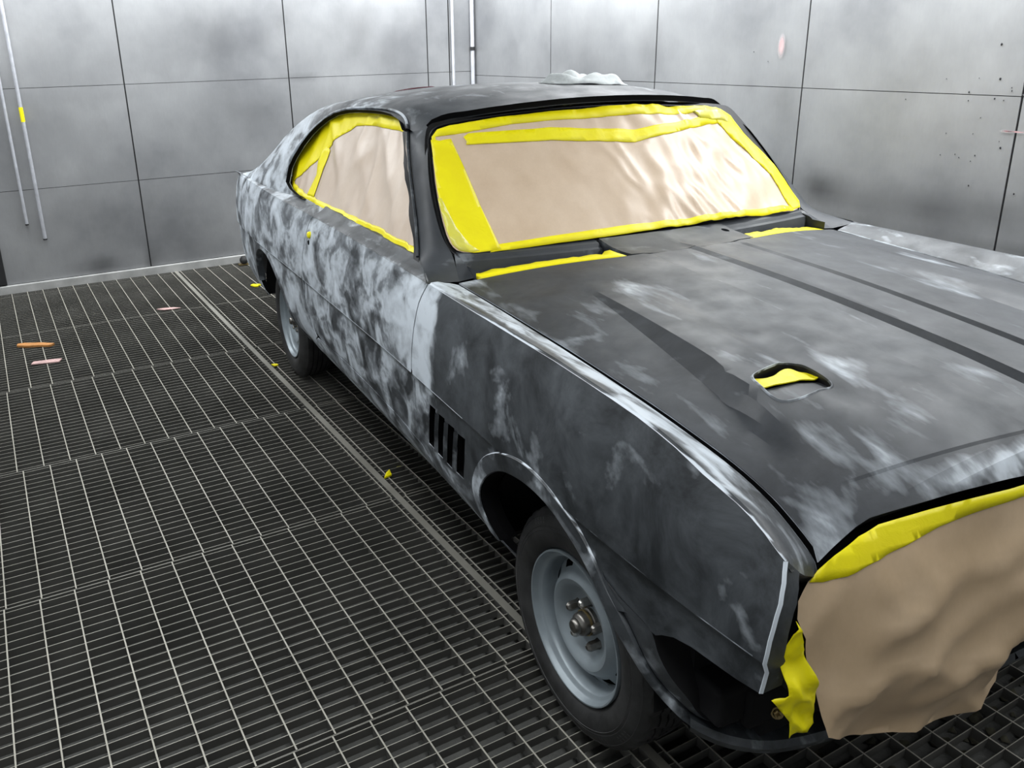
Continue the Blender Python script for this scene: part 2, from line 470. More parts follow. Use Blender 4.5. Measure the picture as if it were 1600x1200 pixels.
rb = [(-4.62, 1.425, .11, .022, 1.2), (-4.62, 1.60, .15, .20, .6), (-5.75, 1.43, .10, .015, .6), (-5.5, 1.6, .5, .3, .2), (-3.45, 1.27, .18, .16, .45),
      (-3.15, .88, .42, .13, .85), (-2.75, .86, .60, .12, .70), (-2.2, .90, .5, .12, .45), (-3.3, .85, .4, .15, .5), (-3.1, .74, .9, .04, .4), (-1.9, .9, .6, .2, .3), (-2.25, .72, .25, .03, .6), (-1.9, .735, .5, .012, .6),
      (-5.0, 1.2, .5, .3, .3), (-2.2, 1.1, .02, .5, .3), (-.9, 1.0, .8, .3, .35)]
speck = [(1565, 69, 2.2), (1563, 123, 2.2), (1514, 144, 2.0), (1513, 157, 1.3), (1554, 154, 1.6), (1581, 137, 1.3), (1581, 142, 1.3), (1568, 157, 1.2), (1530, 122, 1.1), (1479, 123, 1.1), (1469, 242, 1.2), (1492, 241, 1.2), (1498, 246, 1.1), (1523, 243, 1.4), (1516, 252, 1.1), (1563, 231, 2.0),
         (1561, 221, 1.0), (1513, 290, 1.6), (1584, 303, 1.7), (1478, 208, 1.0), (1520, 209, 1.0), (1532, 184, 1.0), (1200, 96, 1.2), (1178, 81, 1.4), (1415, 155, 1.3), (1598, 149, 1.6)]
# paint spatter dots on the right wall (small raised drops)
def pix_dir(u, v): return RM @ Vector((u-737.13, -(v-536.14), -1337.73))
def on_right(u, v, y=YW-.006):
    d = pix_dir(u, v); t = y/d.y; return (d.x*t, y, 1.6639+d.z*t)
wall_panels(wr, [XW+.01, -5.78, -4.565, -3.36, -2.182, -.98, .22, 1.42, 2.62, XF], [.06, .69, 1.40, 2.10, 2.76], lambda a, z, d: (a, YW-d, z), rb, out=1)
mb = MB()
for (u, v, r) in speck:
    c = on_right(u, v, YW-.0075); rr = r*.0021
    n = len(mb.v); mb.vert((c[0], c[1]-.003, c[2]))
    for k in range(8):
        t = k*math.pi/4; q = rr*random.uniform(.8, 1.2); mb.vert((c[0]+q*math.cos(t), c[1], c[2]+1.25*q*math.sin(t)))
    for k in range(8): mb.face((n, n+1+(k+1) % 8, n+1+k))
o = mb.build('paint_spatter', simple('black_paint_drop', (.012, .012, .014), .4), wr, sharp=0); tag(o, 'black paint spatter drops', kind='stuff')
def red_mat():
    m, nt, b = new_mat('red_overspray'); n = noise_node(nt, 30, (1, 1, .3), 4)
    at = N(nt, 'ShaderNodeAttribute', _attribute_name='wear_tone')
    f = math_node(nt, 'MULTIPLY', at.outputs['Fac'], n.outputs[0])
    nt.links.new(mixc(nt, f, (.45, .45, .46), (.55, .04, .03)), b.inputs['Base Color'])
    nt.links.new(ramp(nt, at.outputs['Fac'], [(.0, 0.0), (.8, 1.0)]).outputs[0], b.inputs['Alpha']); b.inputs['Roughness'].default_value = .5
    return m
M['red'] = red_mat()
def smear(c, ra, rz, y=YW-.0105):
    mb = MB(); rows = []
    for i in range(6):
        rows.append([(c[0]+ra*i/5*math.cos(t), y+.0, c[2]+rz*i/5*math.sin(t)) for t in [k*math.pi/8 for k in range(16)]])
    n0 = 0
    for i, r in enumerate(rows):
        for p in r: mb.vert(p, (1-i/5)*1.0)
    for i in range(5):
        for k in range(16): mb.face((i*16+k, (i+1)*16+k, (i+1)*16+(k+1) % 16, i*16+(k+1) % 16))
    mb.build('red_overspray', M['red'], wr, sharp=0)
smear(on_right(1222, 72), .030, .075); smear(on_right(1574, 205), .035, .008); smear(on_right(1588, 206), .07, .005)
# seams, posts, conduits, skirting
def rod(name, pts, r, mat, parent=None, label=None):
    mb = MB(); mb.tube(pts, r, 0, 10); o = mb.build(name, mat, parent)
    if label: o['label'] = label
    return o
def box_obj(name, lo, hi, mat, parent=None, bev=.004):
    mb = MB(); mb.box(lo, hi); o = mb.build(name, mat, parent, weld=False, sharp=0)
    if bev:
        md = o.modifiers.new('bevel', 'BEVEL'); md.width = bev; md.segments = 2
    return o
t1 = box_obj('baseboard_back', (XW+.001, YL, -.01), (XW+.035, YW-.001, .058), M['trim']); t1['kind'] = 'structure'
t2 = box_obj('baseboard_right', (XW+.036, YW-.035, -.01), (XF, YW-.0005, .058), M['trim']); t2['kind'] = 'structure'
t3 = box_obj('trim_1', (XW+.008, -.075, .065), (XW+.026, -.012, .36), M['seam']); t3['kind'] = 'structure'
p = empty('conduit', (XW+.03, .29, .37)); tag(p, 'pale grey back wall conduit with a scrap of yellow tape on it', 'pipe')
rod('pipe', [(0, 0, 0), (0, 0, 2.38)], .013, M['pipe'], p); rod('tape_scrap', [(0, -.0005, .84), (0, -.0005, .94)], .0142, M['tape'], p)
rod('pipe_end', [(0, 0, -.004), (0, 0, .006)], .0145, M['seam'], p)
p = empty('conduit', (XW+.03, .19, .49)); tag(p, 'plain pale wall conduit ending higher, left of the conduit with the yellow scrap', 'pipe')
rod('pipe', [(0, 0, 0), (0, 0, 2.26)], .011, M['pipe'], p); rod('pipe_end', [(0, 0, -.004), (0, 0, .006)], .0125, M['seam'], p)
p = empty('conduit', (XW+.035, 3.735, .06)); tag(p, 'vertical conduit on the back wall a little left of the room corner', 'pipe')
rod('pipe', [(0, 0, 0), (0, 0, 2.7)], .014, M['pipe'], p)
p = empty('conduit', (XW+.045, 3.925, .06)); tag(p, 'vertical conduit with a joint clip standing in the room corner', 'pipe')
rod('pipe', [(0, 0, 0), (0, 0, 2.7)], .018, M['pipe'], p); rod('pipe_clip', [(0, 0, 1.55), (0, 0, 1.58)], .023, M['seam'], p)
# small black rubber stop at the foot of the back wall
p = empty('door_stop', (-6.86, 1.70, 0)); tag(p, 'small round black rubber stop on a brass foot at the base of the back wall', 'door stop')
mb = MB(); mb.lathe([(0, .075), (.02, .07), (.033, .05), (.035, .035), (.028, .018), (.012, .01)], (0, 0, 0), 'z', 16); mb.build('rubber_ball', M['tyre'], p, recalc=True)
mb = MB(); mb.box((-.02, -.045, .001), (.02, .045, .012)); mb.build('foot', M['brass'], p, weld=False)

# ------------------------------------------------------------------ floor: pit and lift-out steel gratings
def pit_mat():
    m, nt, b = new_mat('pit_floor'); n = noise_node(nt, 9, (1, 1, 1), 6, .7); n2 = noise_node(nt, 2, (1, 1, 1), 3)
    r = ramp(nt, n.outputs[0], [(.3, (.07, .07, .066)), (.7, (.13, .13, .12))])
    nt.links.new(r.outputs[0], b.inputs['Base Color']); b.inputs['Roughness'].default_value = .8
    bump(nt, b, n.outputs[0], .6, .02); return m
fl = slab('floor', (XW-.12, YL-.12, -.5), (XF+.12, YW+.12, -.085), pit_mat())
def bar_mat():
    m, nt, b = new_mat('galvanised_grating'); n = noise_node(nt, 3, (1, 1, 1), 5, .6); n2 = noise_node(nt, 1.1, (1, 1, 1), 3, .6)
    at = N(nt, 'ShaderNodeAttribute', _attribute_name='wear_tone')
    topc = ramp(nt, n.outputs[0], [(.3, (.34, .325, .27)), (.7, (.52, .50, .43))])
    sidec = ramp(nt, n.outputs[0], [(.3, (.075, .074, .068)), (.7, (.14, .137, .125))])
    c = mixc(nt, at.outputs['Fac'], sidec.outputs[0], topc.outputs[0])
    nt.links.new(c, b.inputs['Base Color']); b.inputs['Roughness'].default_value = .5; b.inputs['Metallic'].default_value = .2
    return m
M['bar'] = bar_mat()
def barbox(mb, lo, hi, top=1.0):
    # bright top face (wear = 1), darker flanks
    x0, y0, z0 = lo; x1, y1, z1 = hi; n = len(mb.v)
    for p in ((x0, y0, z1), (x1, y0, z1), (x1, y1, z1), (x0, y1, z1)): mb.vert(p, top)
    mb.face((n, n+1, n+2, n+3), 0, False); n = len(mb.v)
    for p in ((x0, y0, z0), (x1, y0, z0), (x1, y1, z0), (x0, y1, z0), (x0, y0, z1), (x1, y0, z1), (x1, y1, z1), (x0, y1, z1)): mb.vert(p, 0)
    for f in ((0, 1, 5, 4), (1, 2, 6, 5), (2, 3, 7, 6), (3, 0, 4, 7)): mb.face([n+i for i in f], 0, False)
PX_, PY_ = 1.032, .1032
def bar_mesh(L):
    mb = MB(); barbox(mb, (0, -.0021, -.03), (L, .0021, 0)); o = mb.build('bearing_bar', M['bar'], sharp=0, weld=False)
    me = o.data; bpy.data.objects.remove(o); return me
def cross_mesh(nc):
    mb = MB(); Wd = nc*PY_; k = 25
    for i in range(k):
        x = (i+.5)*PX_/k; barbox(mb, (x-.0011, -.003, -.026), (x+.0011, Wd+.003, -.0012), .8)
    barbox(mb, (.0005, -.003, -.028), (.0025, Wd+.003, -.0012), .45); barbox(mb, (PX_-.0025, -.003, -.028), (PX_-.0005, Wd+.003, -.0012), .45)
    o = mb.build('cross_bars', M['bar'], sharp=0, weld=False); me = o.data; bpy.data.objects.remove(o); return me
def panel_root():
    mb = MB(); barbox(mb, (.0005, -.0025, -.03), (PX_-.0005, .0025, -.0002), .9); o = mb.build('grating_panel', M['bar'], sharp=0, weld=False); me = o.data; bpy.data.objects.remove(o); return me
ME_bar = bar_mesh(PX_-.004); ME_root = panel_root(); CR = {}
ROWX = [-1.705+PX_*k for k in range(-5, 4)]
def grating(x0, y0, nc, sx=1):
    r = bpy.data.objects.new('grating_panel', ME_root); link(r, fl); r.location = (x0, y0, 0); r.scale = (sx, 1, 1)
    if nc not in CR: CR[nc] = cross_mesh(nc)
    c = bpy.data.objects.new('cross_bars', CR[nc]); link(c, r); c['kind'] = 'stuff'
    for k in range(1, nc+1):
        b = bpy.data.objects.new('bearing_bar', ME_bar); link(b, r); b.location = (.002, k*PY_, 0)
for i, x0 in enumerate(ROWX[:-1]):
    if x0 > 1.2: continue
    yo = 1.138 + [0, 0, -.012, .010, .004, -.006, .0, .0, 0, 0][i]
    # left of the centre strip: lines counted from the strip outwards
    nleft = 14 if x0 > -3.9 else 13
    grating(x0, yo-nleft*PY_, nleft)
    grating(x0, yo-nleft*PY_-.012-6*PY_, 6)
    yr = 1.208+[.0, .0, .004, .0, -.004, .0, .008, 0, 0, 0][i]
    n2 = 13; grating(x0, yr, n2)
    grating(x0, yr+n2*PY_+.01, 13)
for y_, n_ in ((1.138-14*PY_, 14), (1.208, 13), (1.208+13*PY_+.01, 13), (1.138-20*PY_-.012, 6)): grating(-6.953, y_, n_, .085)
mb = MB()
barbox(mb, (XW+.04, 1.160, -.06), (XF, 1.186, .002), .42)
x = XW+.05
while x < 1.3:
    barbox(mb, (x, 1.1405, -.03), (x+.003, 1.16, -.002), .6); barbox(mb, (x, 1.186, -.03), (x+.003, 1.2055, -.002), .6); x += .0413
o = mb.build('support_beam', M['bar'], fl, sharp=0, weld=False); o['label'] = 'steel beam between the grating rows'
# rubble on the pit bottom
mb = MB(); rs = random.Random(3)
for i in range(420):
    x = rs.uniform(-1.35, -.3); y = rs.uniform(1.55, 2.6); r = rs.uniform(.008, .017); n = len(mb.v)
    for (a, b_, c) in ((1, 0, 0), (0, 1, 0), (-1, 0, 0), (0, -1, 0)): mb.vert((x+a*r*1.3, y+b_*r, -.084+r*.3))
    mb.vert((x, y, -.084+r*1.4))
    for k in range(4): mb.face((n+k, n+(k+1) % 4, n+4))
o = mb.build('pit_gravel', simple('pit_gravel', (.075, .07, .045), .8, var=.6), fl, sharp=0); o['kind'] = 'stuff'

# ------------------------------------------------------------------ litter on the gratings
def scrap(name, loc, rz, pts, h, mat, label, group=None, cat='tape scrap'):
    mb = MB(); n = len(pts)
    rings = []
    for z in (0, h):
        rings.append([mb.vert((x, y, .0012+z+.3*h*noise.noise(Vector((x*60, y*60, 1))))) for x, y in pts])
    mb.face(rings[0][::-1]); 
    c = mb.vert((sum(p[0] for p in pts)/n, sum(p[1] for p in pts)/n, h*1.7+.001))
    for k in range(n):
        mb.face((rings[0][k], rings[0][(k+1) % n], rings[1][(k+1) % n], rings[1][k])); mb.face((rings[1][k], rings[1][(k+1) % n], c))
    o = mb.build(name, mat, sharp=30); o.location = loc; o.rotation_euler = (0, 0, rz); tag(o, label, cat, group); return o
mo = simple('orange_tape', (.50, .22, .06), .6, var=.2, scale=40); mp = simple('pink_paper', (.55, .36, .34), .6, var=.15, scale=40)
scrap('crumpled_tape', (-5.54, .07, 0), 1.05, [(-.10, -.02), (-.03, -.03), (.03, -.015), (.10, -.02), (.11, .015), (.06, .02), (.02, .035), (-.02, .02), (-.08, .03), (-.11, .01)], .012, mo, 'crumpled orange tape scrap lying on the grating at far left', cat='litter')
scrap('paper_scrap', (-5.19, .105, 0), 1.35, [(-.075, -.025), (.07, -.03), (.08, .02), (.03, .025), (-.07, .02)], .006, mp, 'flat mauve strip of paper in front of the crumpled orange scrap', cat='litter')
scrap('leaf_scrap', (-5.90, .912, 0), 1.2, [(-.075, 0), (-.02, -.03), (.04, -.02), (.085, .0), (.03, .02), (-.03, .018)], .004, mp, 'pink leaf-shaped paper scrap near the support beam by the back wall', cat='litter')
scrap('tape_scrap', (-6.15, 1.59, 0), .6, [(-.04, -.01), (.02, -.03), (.035, -.01), (.012, .008), (.035, .03), (.0, .035), (-.008, .008), (-.04, .02)], .008, M['tape'], 'yellow tape scrap on the grating beside the rear of the car', cat='litter')
scrap('tape_scrap', (-4.43, 1.206, 0), .6, [(-.022, -.006), (.012, -.018), (.02, .004), (.0, .016), (-.014, .01)], .005, M['tape'], 'tiny yellow tape scrap beside the support beam left of the rear wheel', cat='litter')
scrap('tape_scrap', (-2.92, 1.213, 0), -.75, [(-.038, -.006), (-.006, -.009), (.036, -.003), (.004, .018), (-.012, .009)], .007, M['tape'], 'small yellow tape twist beside the support beam left of the door', cat='litter')
scrap('tape_scrap', (-3.0, 1.30, -.024), 0, [(-.013, -.01), (.01, -.012), (.016, .008), (-.008, .012)], .003, simple('dirty_yellow', (.25, .23, .05), .7), 'dull dirty yellow speck between grating bars near the door sill', cat='litter')
# ------------------------------------------------------------------ the car (all parts in the car's own frame: x forward, y to its left)
car = empty('car', (-1.3735641, 1.8582701, 0), -.0699279)
tag(car, 'two-door coupe in sanded grey and white primer, windows masked with brown paper and tape', 'car')
def nz(x, y, z, s=1.0, o=0): return noise.noise(Vector((x*s, y*s, z*s+o)))
def blob(p, c, r):
    d = sum(((p[i]-c[i])/r[i])**2 for i in range(3)); return math.exp(-d) if d < 6 else 0
PATCHES = [((-.19, -.9, .905), (.05, .3, .05), .30), ((-.14, -.9, .80), (.05, .3, .05), .33), ((-.01, -.9, .79), (.05, .3, .05), .24), ((.60, -.86, .86), (.04, .3, .05), .10), ((-.40, -.9, .90), (.06, .3, .05), .20), ((-.08, -.9, .84), (.10, .3, .09), .12), ((.64, -.86, .76), (.03, .3, .06), .08), ((.3, -.9, .9), (.08, .3, .06), .1)]
def wear_side(x, y, z):
    if x > -.70:
        e = -.625+.035*nz(x, 0, z, 7)+.03*(z-.8)
        w = .80-.75*min(1, max(0, (x-e+.03)/.07))
        w = max(w, -.02)
        if z < .712 and x > -.7: w = .42-.30*min(1, max(0, (x+.70)/.16))
        if z < .50: w = .50-.3*min(1, max(0, (x+.6)/.5))
        for c, r, k in PATCHES: w += k*blob((x, y if y < 0 else -y, z), c, r)
        return w
    w = .56
    if x > -1.95:
        w = .49+.05*(z-.7)/.3
        if z < .71: w = .44
        if z < .45: w = .52
        w += .22*max(0, min(1, (x+.98)/.16))*(1 if z > .72 else .1)
        w += .12*max(0, min(1, (-1.7-x)/.2))
    else: w = .54
    return w
def wear_strip(x, y, z):
    if y > 0: return .22+.06*nz(x, y, z, 6)
    w = .66
    if x > .42: w = .66-.36*min(1, (x-.42)/.16)
    return w+.08*nz(x, y, z, 6)
HP = [((.645, -.25, 0), (.026, .13, 9), .62), ((.632, -.36, 0), (.022, .07, 9), .42), ((.45, -.26, 0), (.07, .08, 9), .22), ((.50, -.36, 0), (.06, .12, 9), .16), ((.30, -.30, 0), (.10, .05, 9), .22), ((-.28, -.60, 0), (.10, .035, 9), .22), ((.28, -.33, 0), (.08, .035, 9), .30), ((.12, -.43, 0), (.10, .03, 9), .20), ((.24, -.44, 0), (.08, .02, 9), .25), ((.33, -.63, 0), (.06, .05, 9), .24),
      ((.45, -.57, 0), (.06, .1, 9), .14), ((.60, -.66, 0), (.05, .06, 9), .24), ((.53, -.55, 0), (.08, .10, 9), .16), ((-.72, -.72, 0), (.05, .05, 9), .45), ((-.35, -.42, 0), (.10, .04, 9), .20), ((-.42, .42, 0), (.12, .06, 9), .22), ((-.3, .64, 0), (.14, .03, 9), .28), ((.0, .40, 0), (.12, .05, 9), .15), ((.1, -.70, 0), (.2, .03, 9), .12), ((.62, .1, 0), (.05, .2, 9), .3), ((.6, .5, 0), (.07, .2, 9), .2)]
def wear_hood(x, y, z):
    w = .10+.06*nz(x, y, 0, 3)
    for c, r, k in HP: w += k*blob((x, y, 0), c, r)
    return w
def wear_roof(x, y, z):
    a = abs(y)
    w = .16
    if z < 1.35 or x < -2.5: w = max(w, .16+.46*min(1, max(0, (-2.35-x)/.25)))
    if a > .5 and x < -1.75: w = max(w, .40)
    if x > -1.35: w = .0
    elif x > -1.75: w = min(w, .10)
    return w
E_LIGHT = .62
def step_lines(x0, x1, s=.05):
    n = int((x1-x0)/s)+1; xs = [x0+(x1-x0)*i/(n-1) for i in range(n)]
    return [[(x, cz(x)) for x in xs], [(x, cz(x)-.010) for x in xs]]
def sided(name, build, sgn_only=None, **kw):
    """builds the right-hand (-y) panel and its mirror image"""
    out = []
    for sg in (1, -1):
        mb = MB(); build(mb, sg); out.append(mb.build(name, kw['mats'], car, sharp=kw.get('sharp', 38)))
    return out
def Sg(sg): return (lambda x, z: (lambda p: (p[0], p[1]*sg, p[2]))(S(x, z)))
GAP = .0035
DF = [(-.722, 1.0115), (-.748, .95), (-.764, .87), (-.778, .762), (-.787, .64), (-.787, .55), (-.783, .478)]      # door / fender gap, top to bottom
DR = [(-1.960, 1.0035), (-1.996, .918), (-2.023, .837), (-2.047, .746), (-2.073, .655), (-2.066, .60), (-2.035, .54), (-1.975, .497), (-1.902, .483)]
FB = [(-.783, .478), (-.755, .455), (-.73, .43), (-.715, .39), (-.71, .34), (-.70, .27)]
ARCH = [(-.262, .30), (-.285, .40), (-.312, .456), (-.334, .511), (-.318, .557), (-.274, .609), (-.212, .655), (-.156, .678), (-.073, .694), (.003, .696), (.065, .687), (.125, .667), (.185, .640), (.233, .605), (.285, .543)]
def crease_glint(mb, sg, x0, x1):  # sanded crease line, its highlight painted on as a thin pale strip
    n = int(abs(x1-x0)/.03)+2; xs = [x0+(x1-x0)*i/(n-1) for i in range(n)]
    for z0, z1, w in ((.0004, .0026, .9 if x1 < -.3 else .36),):
        mb.quad_grid([[(x, (S(x, cz(x)+z0)[1]-.0007)*sg, cz(x)+z0) for x in xs], [(x, (S(x, cz(x)+z1)[1]-.0007)*sg, cz(x)+z1) for x in xs]], 0, lambda *a: w, flip=(sg < 0) != (x1 < x0))
# ---- front fender: side skin, top strip, nose return
SLOTS = [[(-.668, .662), (-.618, .663), (-.634, .59), (-.658, .512), (-.711, .513), (-.687, .59)],
         [(-.600, .658), (-.550, .661), (-.566, .59), (-.594, .509), (-.649, .511), (-.620, .59)],
         [(-.530, .656), (-.482, .659), (-.497, .59), (-.522, .506), (-.579, .509), (-.548, .59)],
         [(-.463, .653), (-.409, .657), (-.422, .59), (-.447, .514), (-.503, .512), (-.478, .59)]]
NOSE = [(.662, .8895), (.676, .862), (.684, .832), (.685, .79), (.683, .744), (.678, .70), (.671, .653)]
def fender(mb, sg):
    top = [(x, sz(x)-.0005) for x in [-.72+GAP, -.6, -.4, -.2, 0, .13, .22, .3, .36, .41, .45, .48, .52, .56, .59, .62, .64]]
    left = [(x+GAP, z) for x, z in DF]+[(x+GAP, z) for x, z in FB[1:]]
    low = [(-.6, .262), (-.45, .262), (-.33, .262), (-.27, .262)]
    hole = [(.28, .565), (.345, .60), (.40, .60), (.423, .600), (.441, .613), (.472, .629), (.519, .640), (.568, .643), (.622, .646)]
    outline = [(x, z) for x, z in reversed(left)]+top+NOSE+list(reversed(hole))[0:]+list(reversed(ARCH))+list(reversed(low))
    # keep the crease line inside
    patch(mb, Sg(sg), outline, .022, out=-sg*-1 if 0 else sg, holes=SLOTS, lines=step_lines(-.76, .665), wf=wear_side, flange=.022, mflange=1, edgewear=.66)
    crease_glint(mb, sg, -.77, -.40); crease_glint(mb, sg, .17, .66)
    # top strip between shoulder line and bonnet gap
    xs = [-.722+GAP, -.6, -.45, -.3, -.15, 0, .13, .22, .3, .36, .41, .45, .48, .52, .56, .59, .62, .64, .652, .662]
    def pt(x, t):
        a = shoulder(x); x = x-t*.027*max(0, min(1, (x-.48)/.18)); yi = hy(x)+.006; zi = hedge(x)
        y = -a[1]+(yi+a[1])*t if 0 else (-a[1])*(1-t)+yi*t
        z = a[2]*(1-t)+zi*t+.006*math.sin(math.pi*t)+(.004 if .06 < t < .4 else 0)
        return (x, -y*sg, z)
    ts = [0, .035, .085, .3, .5, .7, .85, .96, 1]
    rows = [[pt(x, t) for x in xs] for t in ts]
    inn = [(p[0], p[1], p[2]-.002) for p in rows[-1]]; deep = [(p[0], p[1]+.003*sg*-1, p[2]-.03) for p in rows[-1]]
    hi = 1.15 if sg > 0 else .6  # sanded shoulder edge with its bright highlight put into the colour
    mb.quad_grid(rows[:2], 0, lambda *a: hi, flip=sg < 0); mb.quad_grid(rows[1:3], 0, lambda *a: -.1 if a[0] > -.6 else .5, flip=sg < 0); mb.quad_grid(rows[2:], 0, wear_strip, flip=sg < 0)
    mb.quad_grid([rows[-1], [(p[0], p[1]+.0015*sg, p[2]-.0025) for p in rows[-1]]], 0, lambda *a: .75, flip=sg < 0)
    mb.quad_grid([[(p[0], p[1]+.0015*sg, p[2]-.0025) for p in rows[-1]], deep], 1, flip=sg < 0)
    # nose return
    def fz(p): return p[2]-.030*max(0, min(1, (p[2]-.80)/.09))
    n1 = [Sg(sg)(x, z) for x, z in resample(NOSE, .02, False)]
    def ny(p, d, dx): return (p[0]+dx, (abs(p[1])-d)*-sg, p[2])
    n2 = [ny(p, .004, .003) for p in n1]; n3 = [(lambda q: (q[0], q[1], fz(q)))(ny(p, .046-.01*(p[2]-.65)/.2, .002)) for p in n1]; n4 = [(lambda q: (q[0], q[1], fz(q)-.004))(ny(p, .056, -.03)) for p in n1]
    mb.quad_grid([n1, n2, n3], 0, lambda *a: .12, flip=sg < 0)
    mb.quad_grid([[(p[0]-.0006, p[1]-.0008*sg, p[2]) for p in n1], [(p[0]+.0008, p[1]-.0008*sg, p[2]) for p in n1], [(p[0]+.0008, p[1]+.0006*sg, p[2]) for p in n2]], 0, lambda *a: 1.1, flip=sg < 0); mb.quad_grid([n3, n4], 1, flip=sg < 0)  # pale strip paints the highlight along the sanded nose edge
    # top of the nose between shoulder and bonnet corner
    e1 = rows[0][-1]; tip = [rows[i][-1] for i in range(len(ts))]
    drop = [(p[0]+.010-.004*i/8, p[1]+.006*sg, p[2]-.016-.012*(i/8)) for i, p in enumerate(tip)]; back = [(p[0]-.03, p[1], p[2]-.03) for p in drop]
    mb.quad_grid([tip, drop], 0, lambda *a: .30, flip=sg > 0); mb.quad_grid([drop, back], 0, lambda *a: .1, flip=sg > 0)
for o in sided('front_fender', fender, mats=[M['side'], M['black']]): o['label'] = 'front wing in dark sanded primer, white strip along its top edge'
# ---- wheel arch lip
LIPI = ARCH[1:]
def archlip(mb, sg):
    A3 = [S(*p) for p in ARCH[1:]]+[(.338, -.864, .478), (.368, -.850, .441), (.408, -.826, .402), (.438, -.798, .367), (.463, -.76, .341), (.475, -.72, .326), (.487, -.66, .319), (.50, -.56, .316)]
    O3 = [S(*p) for p in [(-.352, .40), (-.372, .47), (-.385, .53), (-.345, .604), (-.293, .661), (-.22, .705), (-.16, .730), (-.10, .747), (-.037, .754), (.036, .749), (.105, .731), (.16, .703), (.20, .678), (.235, .652)]]+[(.266, -.889, .611), (.315, -.882, .573), (.348, -.874, .531), (.372, -.857, .474), (.397, -.832, .431), (.43, -.80, .395), (.455, -.76, .372), (.468, -.70, .35), (.48, -.56, .345)]
    A3 = rounded(A3, 2, False); O3 = rounded(O3, 2, False)
    def off(c, d): return [(p[0], (p[1]-d)*sg, p[2]) for p in c]
    def ins(c, d, k=0): return [(p[0]*1.0, (p[1]+d)*sg, p[2]+k) for p in c]
    def mid(t, d):
        n = 90; a = resample_n(A3, n); o_ = resample_n(O3, n)
        return [(a[i][0]*t+o_[i][0]*(1-t), (a[i][1]*t+o_[i][1]*(1-t)-d)*sg, a[i][2]*t+o_[i][2]*(1-t)) for i in range(n)]
    rows = [mid(0, -.003), mid(.01, .002), mid(.06, .006), mid(.35, .0075), mid(.8, .009), mid(.96, .008), mid(1, .004), mid(1.04, -.012), mid(1.0, -.05)]
    def wl(x, y, z): return .22+.12*nz(x, y, z, 8)+(.25 if x < -.3 else 0)
    mb.quad_grid(rows[:2], 0, lambda x, y, z: 1.1 if x < .20 else max(.1, 1.1-(x-.2)*9), flip=sg > 0)  # outer rim of the lip: sanded edge plus a painted highlight
    mb.quad_grid(rows[1:7], 0, wl, flip=sg > 0); mb.quad_grid(rows[6:], 1, flip=sg > 0)
def resample_n(pl, n):
    L = [0]
    for i in range(len(pl)-1): L.append(L[-1]+math.dist(pl[i], pl[i+1]))
    out = []; i = 0
    for k in range(n):
        t = L[-1]*k/(n-1)
        while i < len(pl)-2 and t > L[i+1]: i += 1
        s = (t-L[i])/((L[i+1]-L[i]) or 1); out.append(tuple(pl[i][q]+(pl[i+1][q]-pl[i][q])*s for q in range(3)))
    return out
sided('wheel_arch_lip', archlip, mats=[M['side'], M['black']])
# ---- valance between arch and nose, with the empty bumper recess
def valance(mb, sg):
    o_ = [(.235, -.893, .652), (.266, -.889, .611), (.315, -.882, .573), (.348, -.874, .531), (.372, -.857, .474), (.397, -.832, .431), (.43, -.80, .395), (.455, -.76, .372), (.468, -.70, .35), (.48, -.56, .345), (.485, -.3, .345), (.485, 0, .345)]
    h = [(.30, -.894, .62), (.42, -.886, .605), (.417, -.879, .570), (.425, -.865, .527), (.441, -.848, .490), (.462, -.824, .455), (.463, -.803, .415), (.470, -.775, .385), (.485, -.72, .368), (.497, -.56, .36), (.50, -.3, .36), (.50, 0, .36)]
    n = 60; a = resample_n(rounded(o_, 2, False), n); b = resample_n(rounded(h, 2, False), n)
    def f(c, d=0, dx=0, dz=0): return [(p[0]+dx, (p[1]+d)*sg, p[2]+dz) for p in c]
    m_ = [tuple((a[i][k]+b[i][k])/2+((-.004) if k == 1 else 0) for k in range(3)) for i in range(n)]
    mb.quad_grid([f(a, .004), f(m_), f(b)], 0, lambda *a: .2, flip=sg > 0)
    mb.quad_grid([f(b), f(b, .012, .002), f(b, .10, .0, .01)], 1, flip=sg > 0)
    # the shelf that runs round under the nose
    s1 = [(.455, -.812, .40), (.475, -.775, .372), (.51, -.73, .36), (.545, -.66, .352), (.57, -.5, .35), (.58, -.25, .35), (.58, 0, .35)]
    s0 = [(p[0]-.07, p[1]+.03, p[2]-.002) for p in s1]
    s2 = [(p[0]+.008, p[1]-.006, p[2]-.012) for p in s1]; s3 = [(p[0]-.01, p[1]+.01, p[2]-.045) for p in s1]; s4 = [(p[0]-.10, p[1]+.05, p[2]-.06) for p in s1]
    K = lambda c: [(p[0], p[1]*sg, p[2]) for p in resample_n(rounded(c, 2, False), 30)]
    mb.quad_grid([K(s0), K(s1), K(s2), K(s3), K(s4)], 0, lambda *a: .18, flip=sg > 0)
for o in sided('front_valance', valance, mats=[M['side'], M['inner']]): o['label'] = 'lower front valance curving round the empty bumper recess'
